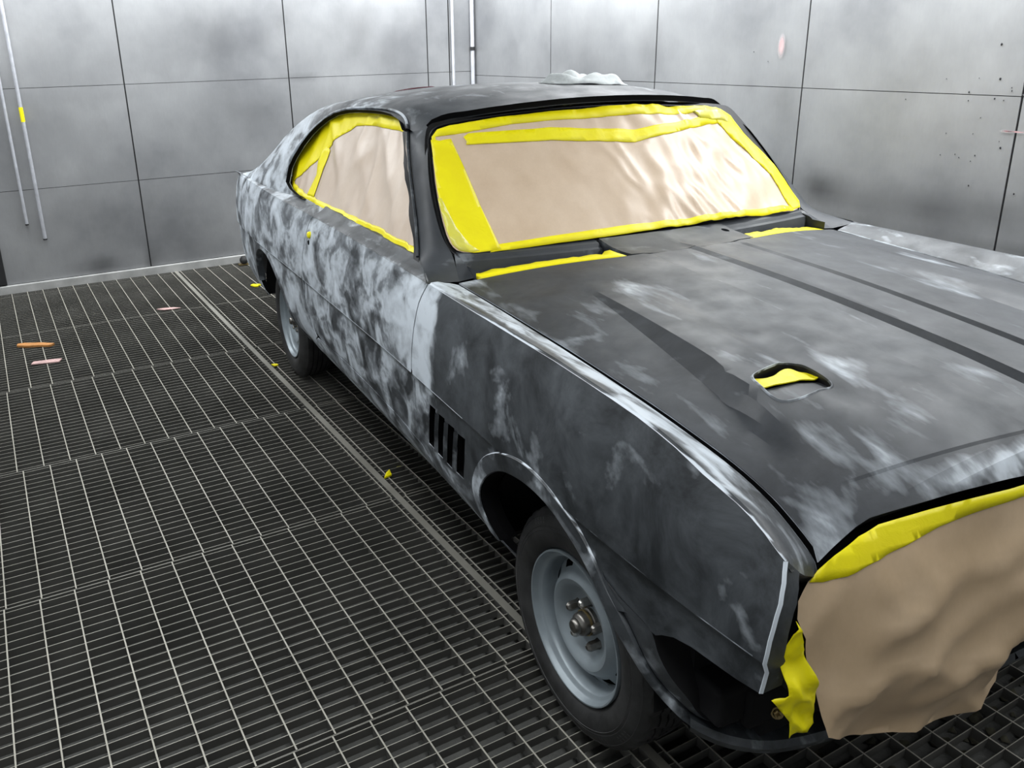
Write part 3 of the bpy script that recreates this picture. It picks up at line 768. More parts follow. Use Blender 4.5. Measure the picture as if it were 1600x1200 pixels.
# bumper recess filler, radiator panel and the loose bolt
mb = MB(); mb.box((.22, -.70, .37), (.53, .70, .60)); mb.box((.47, -.735, .56), (.62, .735, .80)); mb.box((.30, -.80, .42), (.44, .80, .64)); mb.build('radiator_panel', M['inner'], car, weld=False)
mb = MB(); mb.box((.40, -.80, .415), (.52, -.60, .50)); mb.box((.505, -.74, .40), (.535, -.62, .49)); o = mb.build('bumper_bracket', M['inner'], car, weld=False)
md = o.modifiers.new('bevel', 'BEVEL'); md.width = .012; md.segments = 3
def bolt(mb, c, d, r=.011, h=.01):
    d = Vector(d).normalized(); c = Vector(c); a = d.orthogonal().normalized(); b = d.cross(a)
    def ring(rr, hh, n=6): return [c+d*hh+a*rr*math.cos(t)+b*rr*math.sin(t) for t in [2*math.pi*k/n for k in range(n)]]
    mb.quad_grid([ring(r*1.5, 0, 12), ring(r*1.5, h*.25, 12), ring(r*1.1, h*.25, 12)], 0, closed=True)
    R0 = ring(r, h*.2); R1 = ring(r, h); R2 = ring(r*.8, h*1.15); mb.quad_grid([R0, R1, R2], 0, closed=True)
    n = len(mb.v)-6; mb.face([n+k for k in range(6)])
    mb.quad_grid([ring(r*.5, h*1.1, 8), ring(r*.5, h*1.9, 8), ring(r*.35, h*2.1, 8), ring(.0001, h*2.1, 8)], 0, closed=True)
mb = MB(); bolt(mb, (.540, -.672, .425), (.8, -.5, .25), .0085, .008); o = mb.build('bumper_bolt', M['brass'], car, weld=False, recalc=True, sharp=30)
# ---- louvre backing
def louvre(mb, sg):
    a = [(x, (S(x, z)[1]+.02)*sg, z) for x, z in ((-.73, .50), (-.40, .50), (-.38, .67), (-.68, .67))]
    n = len(mb.v)
    for p in a: mb.vert(p)
    mb.face((n, n+1, n+2, n+3), 0)
    # blades: chamfered uprights between the slots
    for k in range(3):
        x0 = [(-.619), (-.551), (-.483)][k]
        rows = []
        for z in (.655, .59, .512):
            dx = -.0 if z > .65 else (-.017 if z > .55 else -.042)
            y = S(x0+dx, z)[1]
            rows.append([(x0+dx+.000, (y+.001)*sg, z), (x0+dx+.010, (y-.0065)*sg, z), (x0+dx+.023, (y+.001)*sg, z)])
        mb.quad_grid(rows, 1, lambda *a: .30, flip=sg < 0)
sided('louvre_vent', louvre, mats=[M['black'], M['side']], sharp=20)
# ---- door
def door(mb, sg):
    top = [(x, sz(x)-.0005) for x in [-.722-GAP, -1.0, -1.3, -1.6, -1.8, -1.96+GAP]]
    right = [(x-GAP, z) for x, z in DF]; left = [(x+GAP, z) for x, z in DR[1:]]
    bot = [(-1.60, .500), (-1.3, .502), (-1.0, .496)]
    outline = top+left+[(x, z) for x, z in bot]+list(reversed(right[1:]))
    patch(mb, Sg(sg), outline, .026, out=sg, lines=step_lines(-2.1, -.765), wf=wear_side, flange=.022, mflange=1, edgewear=.66)
    crease_glint(mb, sg, -2.045, -.79)
    # belt trim and window ledge
    xs = [-1.957+i*(1.957-.728)/30 for i in range(31)]
    r0 = [shoulder(x) for x in xs]; r1 = [(x, shoulder(x)[1]+.006, sz(x)+.006) for x in xs]; r2 = [(x, -.835, sz(x)+.012) for x in xs]; r3 = [(x, -.812, 1.030) for x in xs]; r4 = [(x, -.800, 1.041) for x in xs]; r5 = [(x, -.785, 1.040) for x in xs]; r6 = [(x, -.778, 1.00) for x in xs]
    def g(c, e=0.0):
        # the ledge ends on a slant at the pillar foot
        return [(p[0]-e*max(0, (p[0]+1.35)/.622), p[1]*sg, p[2]) for p in c]
    mb.quad_grid([g(r0), g(r1, .006)], 0, lambda *a: .42, flip=sg < 0)
    mb.quad_grid([g(r1, .006), g(r2, .06), g(r3, .135), g(r4, .19), g(r5, .20), g(r6, .20)], 2, lambda x, y, z: .10+.25*max(0, nz(x, y, z, 9)), flip=sg < 0)
for o in sided('door', door, mats=[M['side'], M['black'], M['side']]): o['label'] = 'door skin mottled white and grey from sanding'
DOOR = [o for o in car.children if o.name.startswith('door')]
def lock(mb, sg):
    p = S(-1.932, .935); p = (p[0], p[1]*sg, p[2])
    mb.lathe([(0, -.012*sg), (.010, -.011*sg), (.014, -.006*sg), (.014, .004*sg)], p, 'y', 16, 0)
    q = S(-1.938, .902); q = (q[0], q[1]*sg, q[2]); mb.lathe([(0, -.004*sg), (.009, -.003*sg), (.012, .003*sg)], q, 'y', 12, 1)
for i, sg in enumerate((1, -1)):
    mb = MB(); lock(mb, sg); o = mb.build('door_lock', [M['tape'], M['black']], DOOR[i], recalc=True); o['label'] = 'lock hole plugged with yellow tape'
# ---- sill
def sill(mb, sg):
    outl = [(x-.0, z-GAP*1.6) for x, z in [(-.783, .478), (-1.0, .496), (-1.3, .502), (-1.6, .500), (-1.902, .483), (-1.975, .478)]]
    outline = [(-.70-GAP, .262), (-.71-GAP, .34), (-.715-GAP, .39), (-.73-GAP, .43), (-.755-GAP, .455)]+[(x, z) for x, z in outl]+[(-2.02, .45), (-2.02, .262)]
    patch(mb, Sg(sg), outline, .028, out=sg, wf=wear_side, flange=.02, mflange=1, edgewear=.66)
sided('sill_panel', sill, mats=[M['side'], M['black']])
# ---- rear quarter
RARCH = [(-3.165, .36), (-3.17, .45), (-3.15, .55), (-3.09, .625), (-3.0, .668), (-2.88, .685), (-2.76, .680), (-2.66, .645), (-2.58, .60), (-2.525, .555), (-2.485, .51), (-2.455, .46), (-2.435, .40), (-2.425, .33)]
def quarter(mb, sg):
    xs = [-1.960-GAP, -2.1, -2.25, -2.4, -2.55, -2.7, -2.9, -3.1, -3.3, -3.5, -3.7, -3.85, -3.98, -4.05]
    top = [(x, sz(x)-.0005) for x in xs]
    front = [(x-GAP, z) for x, z in DR[1:]]
    outline = top+[(-4.10, .90), (-4.14, .84), (-4.15, .76), (-4.14, .68), (-4.10, .60), (-4.03, .53), (-3.9, .47), (-3.7, .43), (-3.45, .40), (-3.25, .36)]+RARCH+[(-2.4, .27), (-2.2, .262), (-2.03, .262), (-2.03, .45), (-1.985, .475)]+list(reversed(front[:-2]))
    patch(mb, Sg(sg), outline, .03, out=sg, lines=step_lines(-4.13, -2.08), wf=lambda x, y, z: .55+.02*nz(x, y, z, 3), flange=.025, mflange=1, edgewear=.66, skip=lambda a, b: a < -3.7)
    crease_glint(mb, sg, -3.05, -2.065)
    # shoulder ledge up to the pillar and boot
    xs = [-1.962-i*(4.06-1.962)/50 for i in range(51)]
    r0 = [shoulder(x) for x in xs]; r1 = [(x, -(yb(x)+.045*0+.6*(-shoulder(x)[1]-yb(x))*.6), (sz(x)+max(zb(x), sz(x)))/2+.004) for x in xs]; r2 = [(x, -yb(x) if x > -3.7 else -itp(x, [-4.1, -3.7], [.74, .80]), max(zb(x), sz(x)+.002) if x > -3.5 else itp(x, [-4.1, -3.5], [.925, .972])) for x in xs]
    g = lambda c: [(p[0], p[1]*sg, p[2]) for p in c]
    def wq(x, y, z): return .34 if x > -2.45 else .56
    mb.quad_grid([g(r0), g(r1), g(r2)], 0, wq, flip=sg > 0)
for o in sided('quarter_panel', quarter, mats=[M['tail'], M['black']]): o['label'] = 'rear quarter panel streaked white and grey'
def rlip(mb, sg):
    A3 = [S(*p) for p in RARCH[1:]]; n = 70; a = resample_n(rounded(A3, 2, False), n); c = (-2.80, .40)
    def ex(k, d): return [(p[0]+(p[0]-c[0])*k, (p[1]-d)*sg, p[2]+(p[2]-c[1])*k) for p in a]
    mb.quad_grid([ex(.11, -.002), ex(.10, .003), ex(.04, .006), ex(.0, .006), ex(-.01, .002), ex(-.02, -.03)], 0, lambda x, y, z: .36, flip=sg < 0)
sided('wheel_arch_lip', rlip, mats=[M['tail']])
# ---- tail panel, boot lid
mb = MB()
ys = [-.72+1.44*i/24 for i in range(25)]
def tx(y, z): return (-itp(z, [.5, .6, .75, .88, .93], [3.98, 4.08, 4.15, 4.14, 4.09])+.25*(abs(y)/.8)**4*.35, y, z)
mb.quad_grid([[tx(y, z) for y in ys] for z in (.45, .53, .6, .68, .76, .84, .90, .93)], 0, lambda *a: .55, flip=False)
mb.build('tail_panel', M['tail'], car, recalc=True)
mb = MB()
mb.quad_grid([[(x, y*(1 if x > -3.8 else 1), itp(x, [-4.12, -3.9, -3.6, -3.4], [.930, .962, 1.012, 1.05])+.006-.05*(abs(y)/.8)**4) for y in ys] for x in [-4.03, -3.97, -3.9, -3.75, -3.6, -3.45]], 0, lambda *a: .55)
mb.build('boot_lid', M['tail'], car, recalc=True)
mb = MB(); mb.lathe([(0, -.012), (.012, -.01), (.02, 0)], (-4.105, -.745, .80), 'y', 14); mb.build('tail_lamp_tape', M['tape'], car, recalc=True)
PILI = [B(-1.236, .06), W(-.668, 1.350), W(-.693, 1.29), W(-.714, 1.220), W(-.726, 1.14), W(-.727, 1.09), W(-.716, 1.058), (-.80, -.731, 1.029), (-.735, -.7515, 1.001)]
PILD = [B(-1.365, .150)]+[(lambda p: (p[0]+.022, p[1]-.002, p[2]+.001))(B(*q)) for q in ((-1.324, .237), (-1.2, .448), (-1.054, .708), (-.965, .92))]+[(-.915, -.803, 1.043), (-.86, -.817, 1.032), (-.785, -.840, 1.021), (-.722, -.862, 1.013)]
PILS = [B(-1.236+(-1.365+1.236)*k/8, .06+.09*k/8) for k in range(9)]
# ---- greenhouse: roof with pillars as one skin, side window openings real
DLO = [(-2.533, .876), (-2.553, .707), (-2.535, .597), (-2.49, .459), (-2.44, .345), (-2.378, .262), (-2.303, .19), (-2.196, .137), (-2.051, .110), (-1.919, .098), (-1.78, .093), (-1.644, .09), (-1.522, .093), (-1.43, .112), (-1.372, .155), (-1.324, .237), (-1.2, .448), (-1.054, .708), (-.927, .990), (-1.245, .998), (-1.584, .999), (-2.028, .998), (-2.247, .995), (-2.42, .96)]
WB = [(-1.168, -1.0), (-1.166, -.80), (-1.165, -.60), (-1.175, -.40), (-1.196, -.22), (-1.214, -.12), (-1.229, -.05), (-1.240, .01), (-1.236, .06)]
def roofhalf(mb, sg):
    F = lambda x, v: (lambda p: (p[0], p[1]*sg, p[2]))(B(x, v))
    back = [(-2.55, -1.0), (-2.60, -.8), (-2.68, -.5), (-2.78, -.35), (-3.0, -.24), (-3.3, -.18), (-3.55, -.15), (-3.62, -.12), (-3.66, .2), (-3.70, .6), (-3.72, 1.0)]
    bot = [(-3.5, 1.0), (-3.2, 1.0), (-2.9, 1.0), (-2.6, 1.0), (-2.42, 1.0), (-2.2, 1.012), (-1.6, 1.012), (-1.2, 1.012), (-.93, 1.02), (-.87, .96)]
    outline = WB+[]
    notch = list(reversed(DLO[:15]))+[(-2.46, .94), (-2.36, .985), (-2.25, 1.0), (-2.25, 1.012)]
    outline = list(reversed(back))+WB+notch+list(reversed(bot[:5]))
    patch(mb, F, outline, .045, out=sg, wf=wear_roof, flange=.022, mflange=1, stepb=.05, skip=lambda a, b: b < -.99 or a < -3.3 or b > .995 or (-1.368 < a < -1.234 and b > .05))
rf = None
mb = MB()
for sg in (1, -1): roofhalf(mb, sg)
rf = mb.build('roof', [M['dark_roof'] if 'dark_roof' in M else M['tail'], M['black']], car, sharp=45); rf['label'] = 'roof skin with its pillars, bare grey on top and white-streaked behind the side window'
# drip rail
for sg in (1, -1):
    mb = MB(); pts = [(x, v) for x, v in [(-2.60, .80), (-2.645, .68), (-2.61, .50), (-2.52, .33), (-2.44, .225), (-2.36, .155), (-2.25, .10), (-2.10, .065), (-1.95, .05), (-1.774, .042), (-1.60, .04), (-1.50, .048), (-1.42, .075), (-1.372, .125)]]
    P = [B(x, v) for x, v in rounded(pts, 2, False)]+[(p[0]-.003, p[1]-.001, p[2]) for p in rounded(PILD[1:6], 2, False)]
    mb.tube([(p[0], (p[1]-.004)*sg, p[2]+.002) for p in P], .0055, 0, 6); mb.w = [.58 if p[0] < -1.38 else .12 for p in mb.v]
    mb.build('drip_rail', M['tail'], car)
# front pillars: one loft from the roof corner down to the wing
for sg in (1, -1):
    mb = MB(); n = 60; I = resample_n(rounded(PILI, 2, False), n); D = resample_n(rounded(PILD, 2, False), n); rows = []
    for k in range(9):
        t = k/8; row = []
        for i in range(n):
            u = i/(n-1); h = .030*(1-max(0, (u-.75)/.25))*min(1, u/.10)
            m_ = [(I[i][q]+D[i][q])/2 for q in range(3)]; c = (m_[0]+h*.75, m_[1]-h*.75, m_[2]+h*.35)
            fu = max(0, 1-u/.06); p_ = tuple((1-t)**2*I[i][q]+2*t*(1-t)*c[q]+t*t*D[i][q] for q in range(3)); lin_ = tuple(I[0][q]*(1-t)+D[0][q]*t for q in range(3))
            row.append(tuple(p_[q]+fu*(PILS[k][q]-lin_[q]) for q in range(3)))
        rows.append([(p[0], p[1]*sg, p[2]) for p in row])
    mb.quad_grid(rows, 0, lambda x, y, z: .05, flip=sg < 0)
    r0 = rows[0]; r8 = rows[-1][:int(n*.70)]
    mb.quad_grid([[(p[0]-.026, p[1]+.010*sg, p[2]-.026) for p in r0[:int(n*.78)]], r0[:int(n*.78)]], 1, flip=sg < 0)
    mb.quad_grid([r8, [(p[0]-.030, p[1]+.016*sg, p[2]) for p in r8]], 1, flip=sg < 0)
    o = mb.build('front_pillar', [M['dark'], M['black']], car, sharp=50)
    mb = MB(); e = [(-.862, -.700, 1.050), (-.80, -.702, 1.038), (-.74, -.700, 1.004)]; f = [(-.853, -.712, 1.055), (-.80, -.731, 1.029), (-.735, -.7515, 1.001)]
    g = lambda c: [(p[0], p[1]*sg, p[2]) for p in resample_n(c, 12)]
    mb.quad_grid([g(e), g(f)], 0, lambda *a: .1, flip=sg < 0); mb.quad_grid([[(p[0], p[1], p[2]-.05) for p in g(e)], g(e)], 0, lambda *a: .05, flip=sg < 0)
    mb.build('cowl_end', M['dark'], car)
# ---- bonnet
SCOOP = [(.262, -.545), (.250, -.525), (.236, -.470), (.226, -.405), (.232, -.388), (.252, -.382), (.296, -.384), (.328, -.392), (.343, -.410), (.350, -.450), (.356, -.488), (.357, -.530), (.350, -.550), (.332, -.557), (.300, -.556)]
def hood_fn(x, y): return Hd(x, y)
def hood_y(x): return hy(x)-.0035
HF = [(.639, -.7315), (.635, -.699), (.629, -.640), (.628, -.608), (.645, -.489), (.658, -.376), (.669, -.268), (.676, -.14), (.679, 0)]
HR = [(-.737, -.7515), (-.712, -.678), (-.655, -.45), (-.606, -.272), (-.598, -.192), (-.588, 0)]
mb = MB()
side_e = [(x, -hood_y(x)) for x in [.62, .60, .56, .5, .4, .2, 0, -.2, -.4, -.6, -.70]]
half = HF[::-1]+side_e+HR       # from nose centre, round the right-hand corner, to the rear centre
outline = half+[(x, -y) for x, y in half[::-1][1:-1]]
sc2 = [(x, -y) for x, y in SCOOP]
ln = []
for s in (-1, 1):
    ln.append([(-.56, s*.168), (.60, s*.168)]); ln.append([(-.56, s*.180), (.60, s*.180)])
    ln.append([(-.56, s*.035), (.63, s*.035)])
    for k in range(3): pass
    xs = [-.455+i*.93/20 for i in range(16)]
    ln.append([(x, s*itp(x, [-.46, .32, .48], [.505, .625, .64])) for x in xs]); 
    ln.append([(x, s*(itp(x, [-.46, .32, .48], [.505, .625, .64])-itp(x, [-.46, .15, .36], [.012, .045, .03]))) for x in xs if x < .22])
    ln.append([(x, s*itp(x, [-.46, .32, .48], [.40, .45, .46])) for x in xs if x < .2])
ln.append([(-.57, 0), (.66, 0)])
for s in (-1, 1):
    for dx in (0, .005): ln.append([(.617-.14*(a_-.17)+dx, s*a_) for a_ in (.19, .3, .4, .5, .6)])
patch(mb, hood_fn, outline, .024, out=1, holes=[SCOOP, sc2], lines=ln, wf=wear_hood, flange=.028, mflange=1, edgewear=.95, rim=.0035)
hood = mb.build('hood', [M['top'], M['rubber']], car, sharp=13); hood['label'] = 'dark grey bonnet with white rubbed-through patches and two scoops'
# scoop lip, tray and tape
for s in (1, -1):
    ring = [(x, y*s) for x, y in rounded(SCOOP, 2)]; cx = sum(p[0] for p in ring)/len(ring); cy_ = sum(p[1] for p in ring)/len(ring)
    mb = MB()
    def rr(k, dz):
        out = []
        for x, y in ring:
            X, Y = cx+(x-cx)*k, cy_+(y-cy_)*k; out.append((X, Y, Hd(X, Y)[2]+dz))
        return out
    rows = [rr(1.08, -.0005), rr(1.035, .0025), rr(1.01, .0025), rr(.995, -.002), rr(.985, -.03)]
    for r in rows: r.append(r[0])
    mb.quad_grid(rows[:2], 0, lambda *a: .35, flip=True); mb.quad_grid(rows[1:4], 0, lambda *a: .50, flip=True); mb.quad_grid(rows[3:], 1, flip=True)
    zt = Hd(.34, -.47)[2]
    # front tray sloping down and back into the opening
    ht = lambda x, y, d: (x, y*s, Hd(x, max(-.55, min(-.40, y)))[2]-d)
    pr = [[ht(.357, y, .006) for y in (-.55, -.50, -.46, -.42)], [ht(.330, y, .010) for y in (-.556, -.50, -.45, -.386)], [ht(.298, y, .016) for y in (-.558, -.50, -.45, -.378)], [ht(.286, y, .019) for y in (-.558, -.50, -.45, -.376)], [ht(.284, y, .055) for y in (-.56, -.50, -.45, -.38)]]
    mb.quad_grid(pr, 0, lambda *a: .12, flip=s < 0)
    o = mb.build('scoop_lip', [M['top'], M['rubber']], hood, recalc=False)
    tp = [(.290, -.562), (.292, -.385), (.276, -.380), (.254, -.388), (.241, -.404), (.240, -.44), (.252, -.468), (.262, -.495), (.258, -.515), (.250, -.535), (.256, -.558), (.275, -.568)]
    tp = [(x, y*s) for x, y in rounded(tp, 2)]
    mb = MB(); patch(mb, lambda x, y: (x, y, min(Hd(x, -.47)[2], Hd(x, -max(.38, min(.56, abs(y))))[2]+.002)-.010+.004*noise.noise(Vector((x*40, y*30, 0)))), tp, .008, out=1, flange=.0015)
    o = mb.build('tape_patch', M['tape'], hood, sharp=60); o['label'] = 'yellow tape closing the scoop opening'
    mb = MB(); mb.box((.20, min(-.58*s, -.36*s), zt-.09), (.36, max(-.58*s, -.36*s), zt-.05)); mb.build('scoop_floor', M['black'], hood, weld=False)
# ---- cowl panel with the two vents
cw = []
mb = MB()
def cowlF(x, y):
    t = min(1, abs(y)/.70); z0 = 1.062-.010*t*t-.0; xr = W(y, 1.055)[0]
    xf = -.588-.02*(abs(y)/.2)**2 if abs(y) < .2 else -.606-.28*(abs(y)-.2)
    s = (x-xr)/((xf-xr) or 1); z1 = Hd(max(-.72, xf), y)[2]
    return (x, y, z0*(1-s)+z1*s-.008*math.sin(math.pi*max(0, min(1, s)))+(.006 if abs(y) < .02 else 0)*0-(.004 if .0 < y < .012 else 0))
def cowl_back(y): return W(y, 1.055)[0]+.004
ysn = [-.225+.45*i/16 for i in range(17)]
outline = [(cowl_back(y), y) for y in ysn]+[(-.604, .20), (-.594, 0.0), (-.604, -.20)]
outline = [(cowl_back(y), y) for y in ysn]+[(-.74, .285), (-.617, .225), (-.605, .20), (-.594, .10), (-.592, 0), (-.594, -.10), (-.605, -.20), (-.615, -.225)]
hole = [(-.735+.016*math.cos(t), .247+.013*math.sin(t)) for t in [k*math.pi/6 for k in range(12)]]
outline = [(cowl_back(y), y) for y in ysn]+[(-.79, .275), (-.70, .28), (-.615, .262), (-.605, .20), (-.594, .10), (-.592, 0), (-.594, -.10), (-.605, -.20), (-.615, -.225)]
patch(mb, cowlF, outline, .025, out=-1 if 0 else 1, holes=[hole], lines=[[(-.8, .0), (-.6, .0)], [(-.8, .012), (-.6, .012)], [(-.8, -.145), (-.60, -.145)]], wf=lambda *a: .10, flange=.045, mflange=0, edgewear=.2)
mb.build('cowl_panel', [M['dark'], M['black']], car, sharp=25)
for s in (1, -1):
    mb = MB()
    ya, yb_ = .235*s, .70*s
    ys_ = [ya+(yb_-ya)*i/12 for i in range(13)]
    def row(fx, dz): return [(fx(y), y, dz(y)) for y in ys_]
    wbk = lambda y: W(y, 1.05)[0]+.002; hb = lambda y: itp(abs(y), [.19, .272, .45, .678, .75], [-.598, -.606, -.655, -.712, -.737])
    rows = [row(lambda y: wbk(y)-.02, lambda y: 1.058), row(lambda y: wbk(y)+.012, lambda y: 1.050), row(lambda y: wbk(y)+.020, lambda y: 1.040), row(lambda y: wbk(y)+.034, lambda y: 1.036), row(lambda y: wbk(y)+.042, lambda y: 1.015), row(lambda y: wbk(y)+.048, lambda y: .985), row(lambda y: hb(y)-.02, lambda y: .965), row(lambda y: hb(y)-.006, lambda y: .97)]
    mb.quad_grid(rows, 0, lambda *a: .08, flip=s > 0 if 0 else s < 0)
    e = [r[-1] for r in rows]; mb.quad_grid([e, [(p[0], p[1], 1.03) for p in e]], 0, lambda *a: .1)
    mb.build('cowl_vent', M['dark'], car, recalc=True, sharp=30)
    # tape laid over the vent slot
    mb = MB(); n = 24; r1 = []; r2 = []; r3 = []
    for i in range(n+1):
        y = s*(.245+(.695-.245)*i/n); x1 = hb(y)-.006; z1 = Hd(max(-.72, x1+.006), y)[2]-.001
        wd = .070+.012*noise.noise(Vector((y*9, s, 2)))+(.02 if i in (0, 1) else 0)
        r1.append((x1, y, z1)); r2.append((x1-wd*.6, y, z1-.002+.003*noise.noise(Vector((y*22, 5, s))))); r3.append((x1-wd, y, z1-.003+.005*noise.noise(Vector((y*30, 9, s)))))
    mb.quad_grid([r1, r2, r3], 0, flip=s > 0 if 0 else False); o = mb.build('vent_tape', M['tape'], car, recalc=True); o['label'] = 'yellow tape strip along the cowl vent'
    md = o.modifiers.new('thick', 'SOLIDIFY'); md.thickness = .0008
# ---- windscreen: rubber, paper, tape
def Wn(d):
    def f(y, z):
        x = W(y, z)[0]; n = Vector((1, .284*y, .98)).normalized(); return (x+n.x*d, y+n.y*d, z+n.z*d)
    return f
WO = [(-.652, 1.393), (-.637, 1.413), (-.611, 1.424), (-.502, 1.436), (-.35, 1.447), (-.181, 1.453), (0, 1.455)]
WOL = [(0, 1.040), (-.142, 1.043), (-.398, 1.043), (-.691, 1.043), (-.712, 1.055), (-.724, 1.078), (-.728, 1.114), (-.714, 1.227), (-.674, 1.347)]
hl = WO+[]
outer = WOL+WO; outer = outer[:-1]+[(-y, z) for y, z in (outer[::-1][0:-1])]
WI = [(0, 1.064), (-.142, 1.062), (-.397, 1.058), (-.568, 1.052), (-.651, 1.050), (-.694, 1.057), (-.710, 1.075), (-.713, 1.114), (-.696, 1.221), (-.662, 1.329), (-.645, 1.376), (-.618, 1.397), (-.572, 1.407), (-.40, 1.424), (-.195, 1.435), (0, 1.438)]
WIF = [(0, 1.438), (.157, 1.434), (.40, 1.420), (.552, 1.398), (.590, 1.372), (.634, 1.29), (.674, 1.209), (.705, 1.12), (.716, 1.075), (.702, 1.056), (.651, 1.050), (.568, 1.052), (.397, 1.058), (.142, 1.062)]
inner = WI[:-1]+WIF
outer = rounded([(y*1.008, z) for y, z in outer], 1); inner = rounded(inner, 1)
mb = MB(); patch(mb, Wn(-.006), outer, .03, out=1, holes=[inner], flange=.03)
# raised bead inside the rubber
bead = resample([(y*.5+q[0]*.5, z*.5+q[1]*.5) for (y, z), q in zip(WI, WI)], .03, False)
mb.build('windscreen_rubber', M['rubber'], car, sharp=40)
mb = MB()
for k in (.0035,):
    pts = [Wn(-.003)(y, z) for y, z in [(a*1.012, (b-1.22)*1.045+1.22) for a, b in inner]]; mb.tube(pts+[pts[0]], k, 0, 6, False)
mb.build('rubber_bead', M['rubber'], car)
def crump(y, z):
    f = .12+.88*max(0, min(1, (y+.12)/.35)); p = Vector((y*5+z*2, z*7-y*1.5, 2.3)); q = Vector((y*13, z*9+y*6, 7.7))
    h = abs(noise.noise(p)); h2 = abs(noise.noise(q)); h3 = abs(noise.noise(Vector((y*2.3-z*3, z*4, 4.4))))
    return .001+.013*(1-min(1, h*2.2))*f+.008*(1-min(1, h2*2.4))*f+.004*(1-min(1, h3*4))+.003*noise.noise(p*1.7)*f
def paperF(y, z):
    return Wn(crump(y, z))(y, z)
mb = MB(); patch(mb, paperF, inner, .0125, out=1, flange=0)
wp = mb.build('windscreen_paper', M['paper'], car, sharp=0); wp['label'] = 'brown paper over the windscreen, wrinkled on its left-hand side'
def tape(name, poly, d, parent, mat='tape', label=None, base=paperF, step=.014, n=Vector((.71, 0, .70))):
    mb = MB()
    def f(a, b):
        p = Vector(base(a, b)); q = p+n*(d+.0008*noise.noise(Vector((a*30, b*30, d*999)))); return tuple(q)
    patch(mb, f, poly, step, out=1, flange=.0012, rim=.0003)
    o = mb.build(name, M[mat], parent, sharp=0)
    if label: o['label'] = label
    return o
# perimeter strips
def smooth2(p): return rounded(p, 1)
tt = [(-.706, 1.12), (-.662, 1.329), (-.645, 1.376), (-.618, 1.397), (-.572, 1.407), (-.40, 1.424), (-.195, 1.435), (0, 1.438), (.157, 1.434), (.40, 1.420), (.552, 1.398), (.565, 1.39), (.55, 1.38), (.508, 1.382), (.406, 1.392), (.137, 1.404), (0, 1.406), (-.209, 1.407), (-.352, 1.402), (-.567, 1.380), (-.632, 1.376), (-.648, 1.33), (-.69, 1.12)]
tape('tape_strip', tt, .0016, wp, label='yellow tape along the top edge of the windscreen')
tape('tape_strip', [(-.540, 1.371), (-.52, 1.381), (-.219, 1.385), (-.05, 1.372), (.106, 1.358), (.30, 1.366), (.45, 1.378), (.515, 1.372), (.525, 1.356), (.443, 1.352), (.30, 1.338), (.142, 1.324), (.081, 1.318), (-.08, 1.334), (-.239, 1.346), (-.541, 1.348), (-.535, 1.358)], .0022, wp, label='second yellow strip below the top edge, bent down at its middle')
tape('tape_strip', [(-.652, 1.366), (-.642, 1.368), (-.625, 1.363), (-.602, 1.366), (-.585, 1.367), (-.577, 1.27), (-.573, 1.175), (-.562, 1.052), (-.651, 1.050), (-.690, 1.059), (-.706, 1.077), (-.708, 1.114), (-.692, 1.221)], .0026, wp, label='wide yellow tape down the near side of the windscreen')
tape('tape_strip', [(-.700, 1.20), (-.708, 1.114), (-.706, 1.077), (-.690, 1.059), (-.651, 1.052), (-.63, 1.054), (-.655, 1.075), (-.675, 1.12), (-.688, 1.20)], .0034, wp, 'tape_thin', 'translucent doubled tape in the lower near corner')
tape('tape_strip', [(-.60, 1.048), (-.397, 1.056), (-.142, 1.061), (0, 1.063), (.142, 1.062), (.397, 1.058), (.568, 1.052), (.66, 1.052), (.69, 1.06), (.66, 1.069), (.50, 1.075), (.376, 1.076), (.2, 1.079), (.044, 1.082), (-.127, 1.085), (-.386, 1.077), (-.58, 1.066)], .0018, wp, label='yellow tape along the bottom edge of the windscreen')
tape('tape_strip', [(.552, 1.398), (.590, 1.372), (.634, 1.29), (.674, 1.209), (.705, 1.12), (.716, 1.075), (.702, 1.056), (.668, 1.056), (.656, 1.075), (.642, 1.13), (.615, 1.19), (.575, 1.26), (.533, 1.325), (.495, 1.375)], .0024, wp, label='yellow tape down the far side of the windscreen')
tape('tape_strip', [(.40, 1.395), (.48, 1.398), (.54, 1.392), (.575, 1.37), (.565, 1.352), (.51, 1.366), (.42, 1.372)], .0034, wp, 'tape_thin', 'creased glossy tape in the upper far corner')
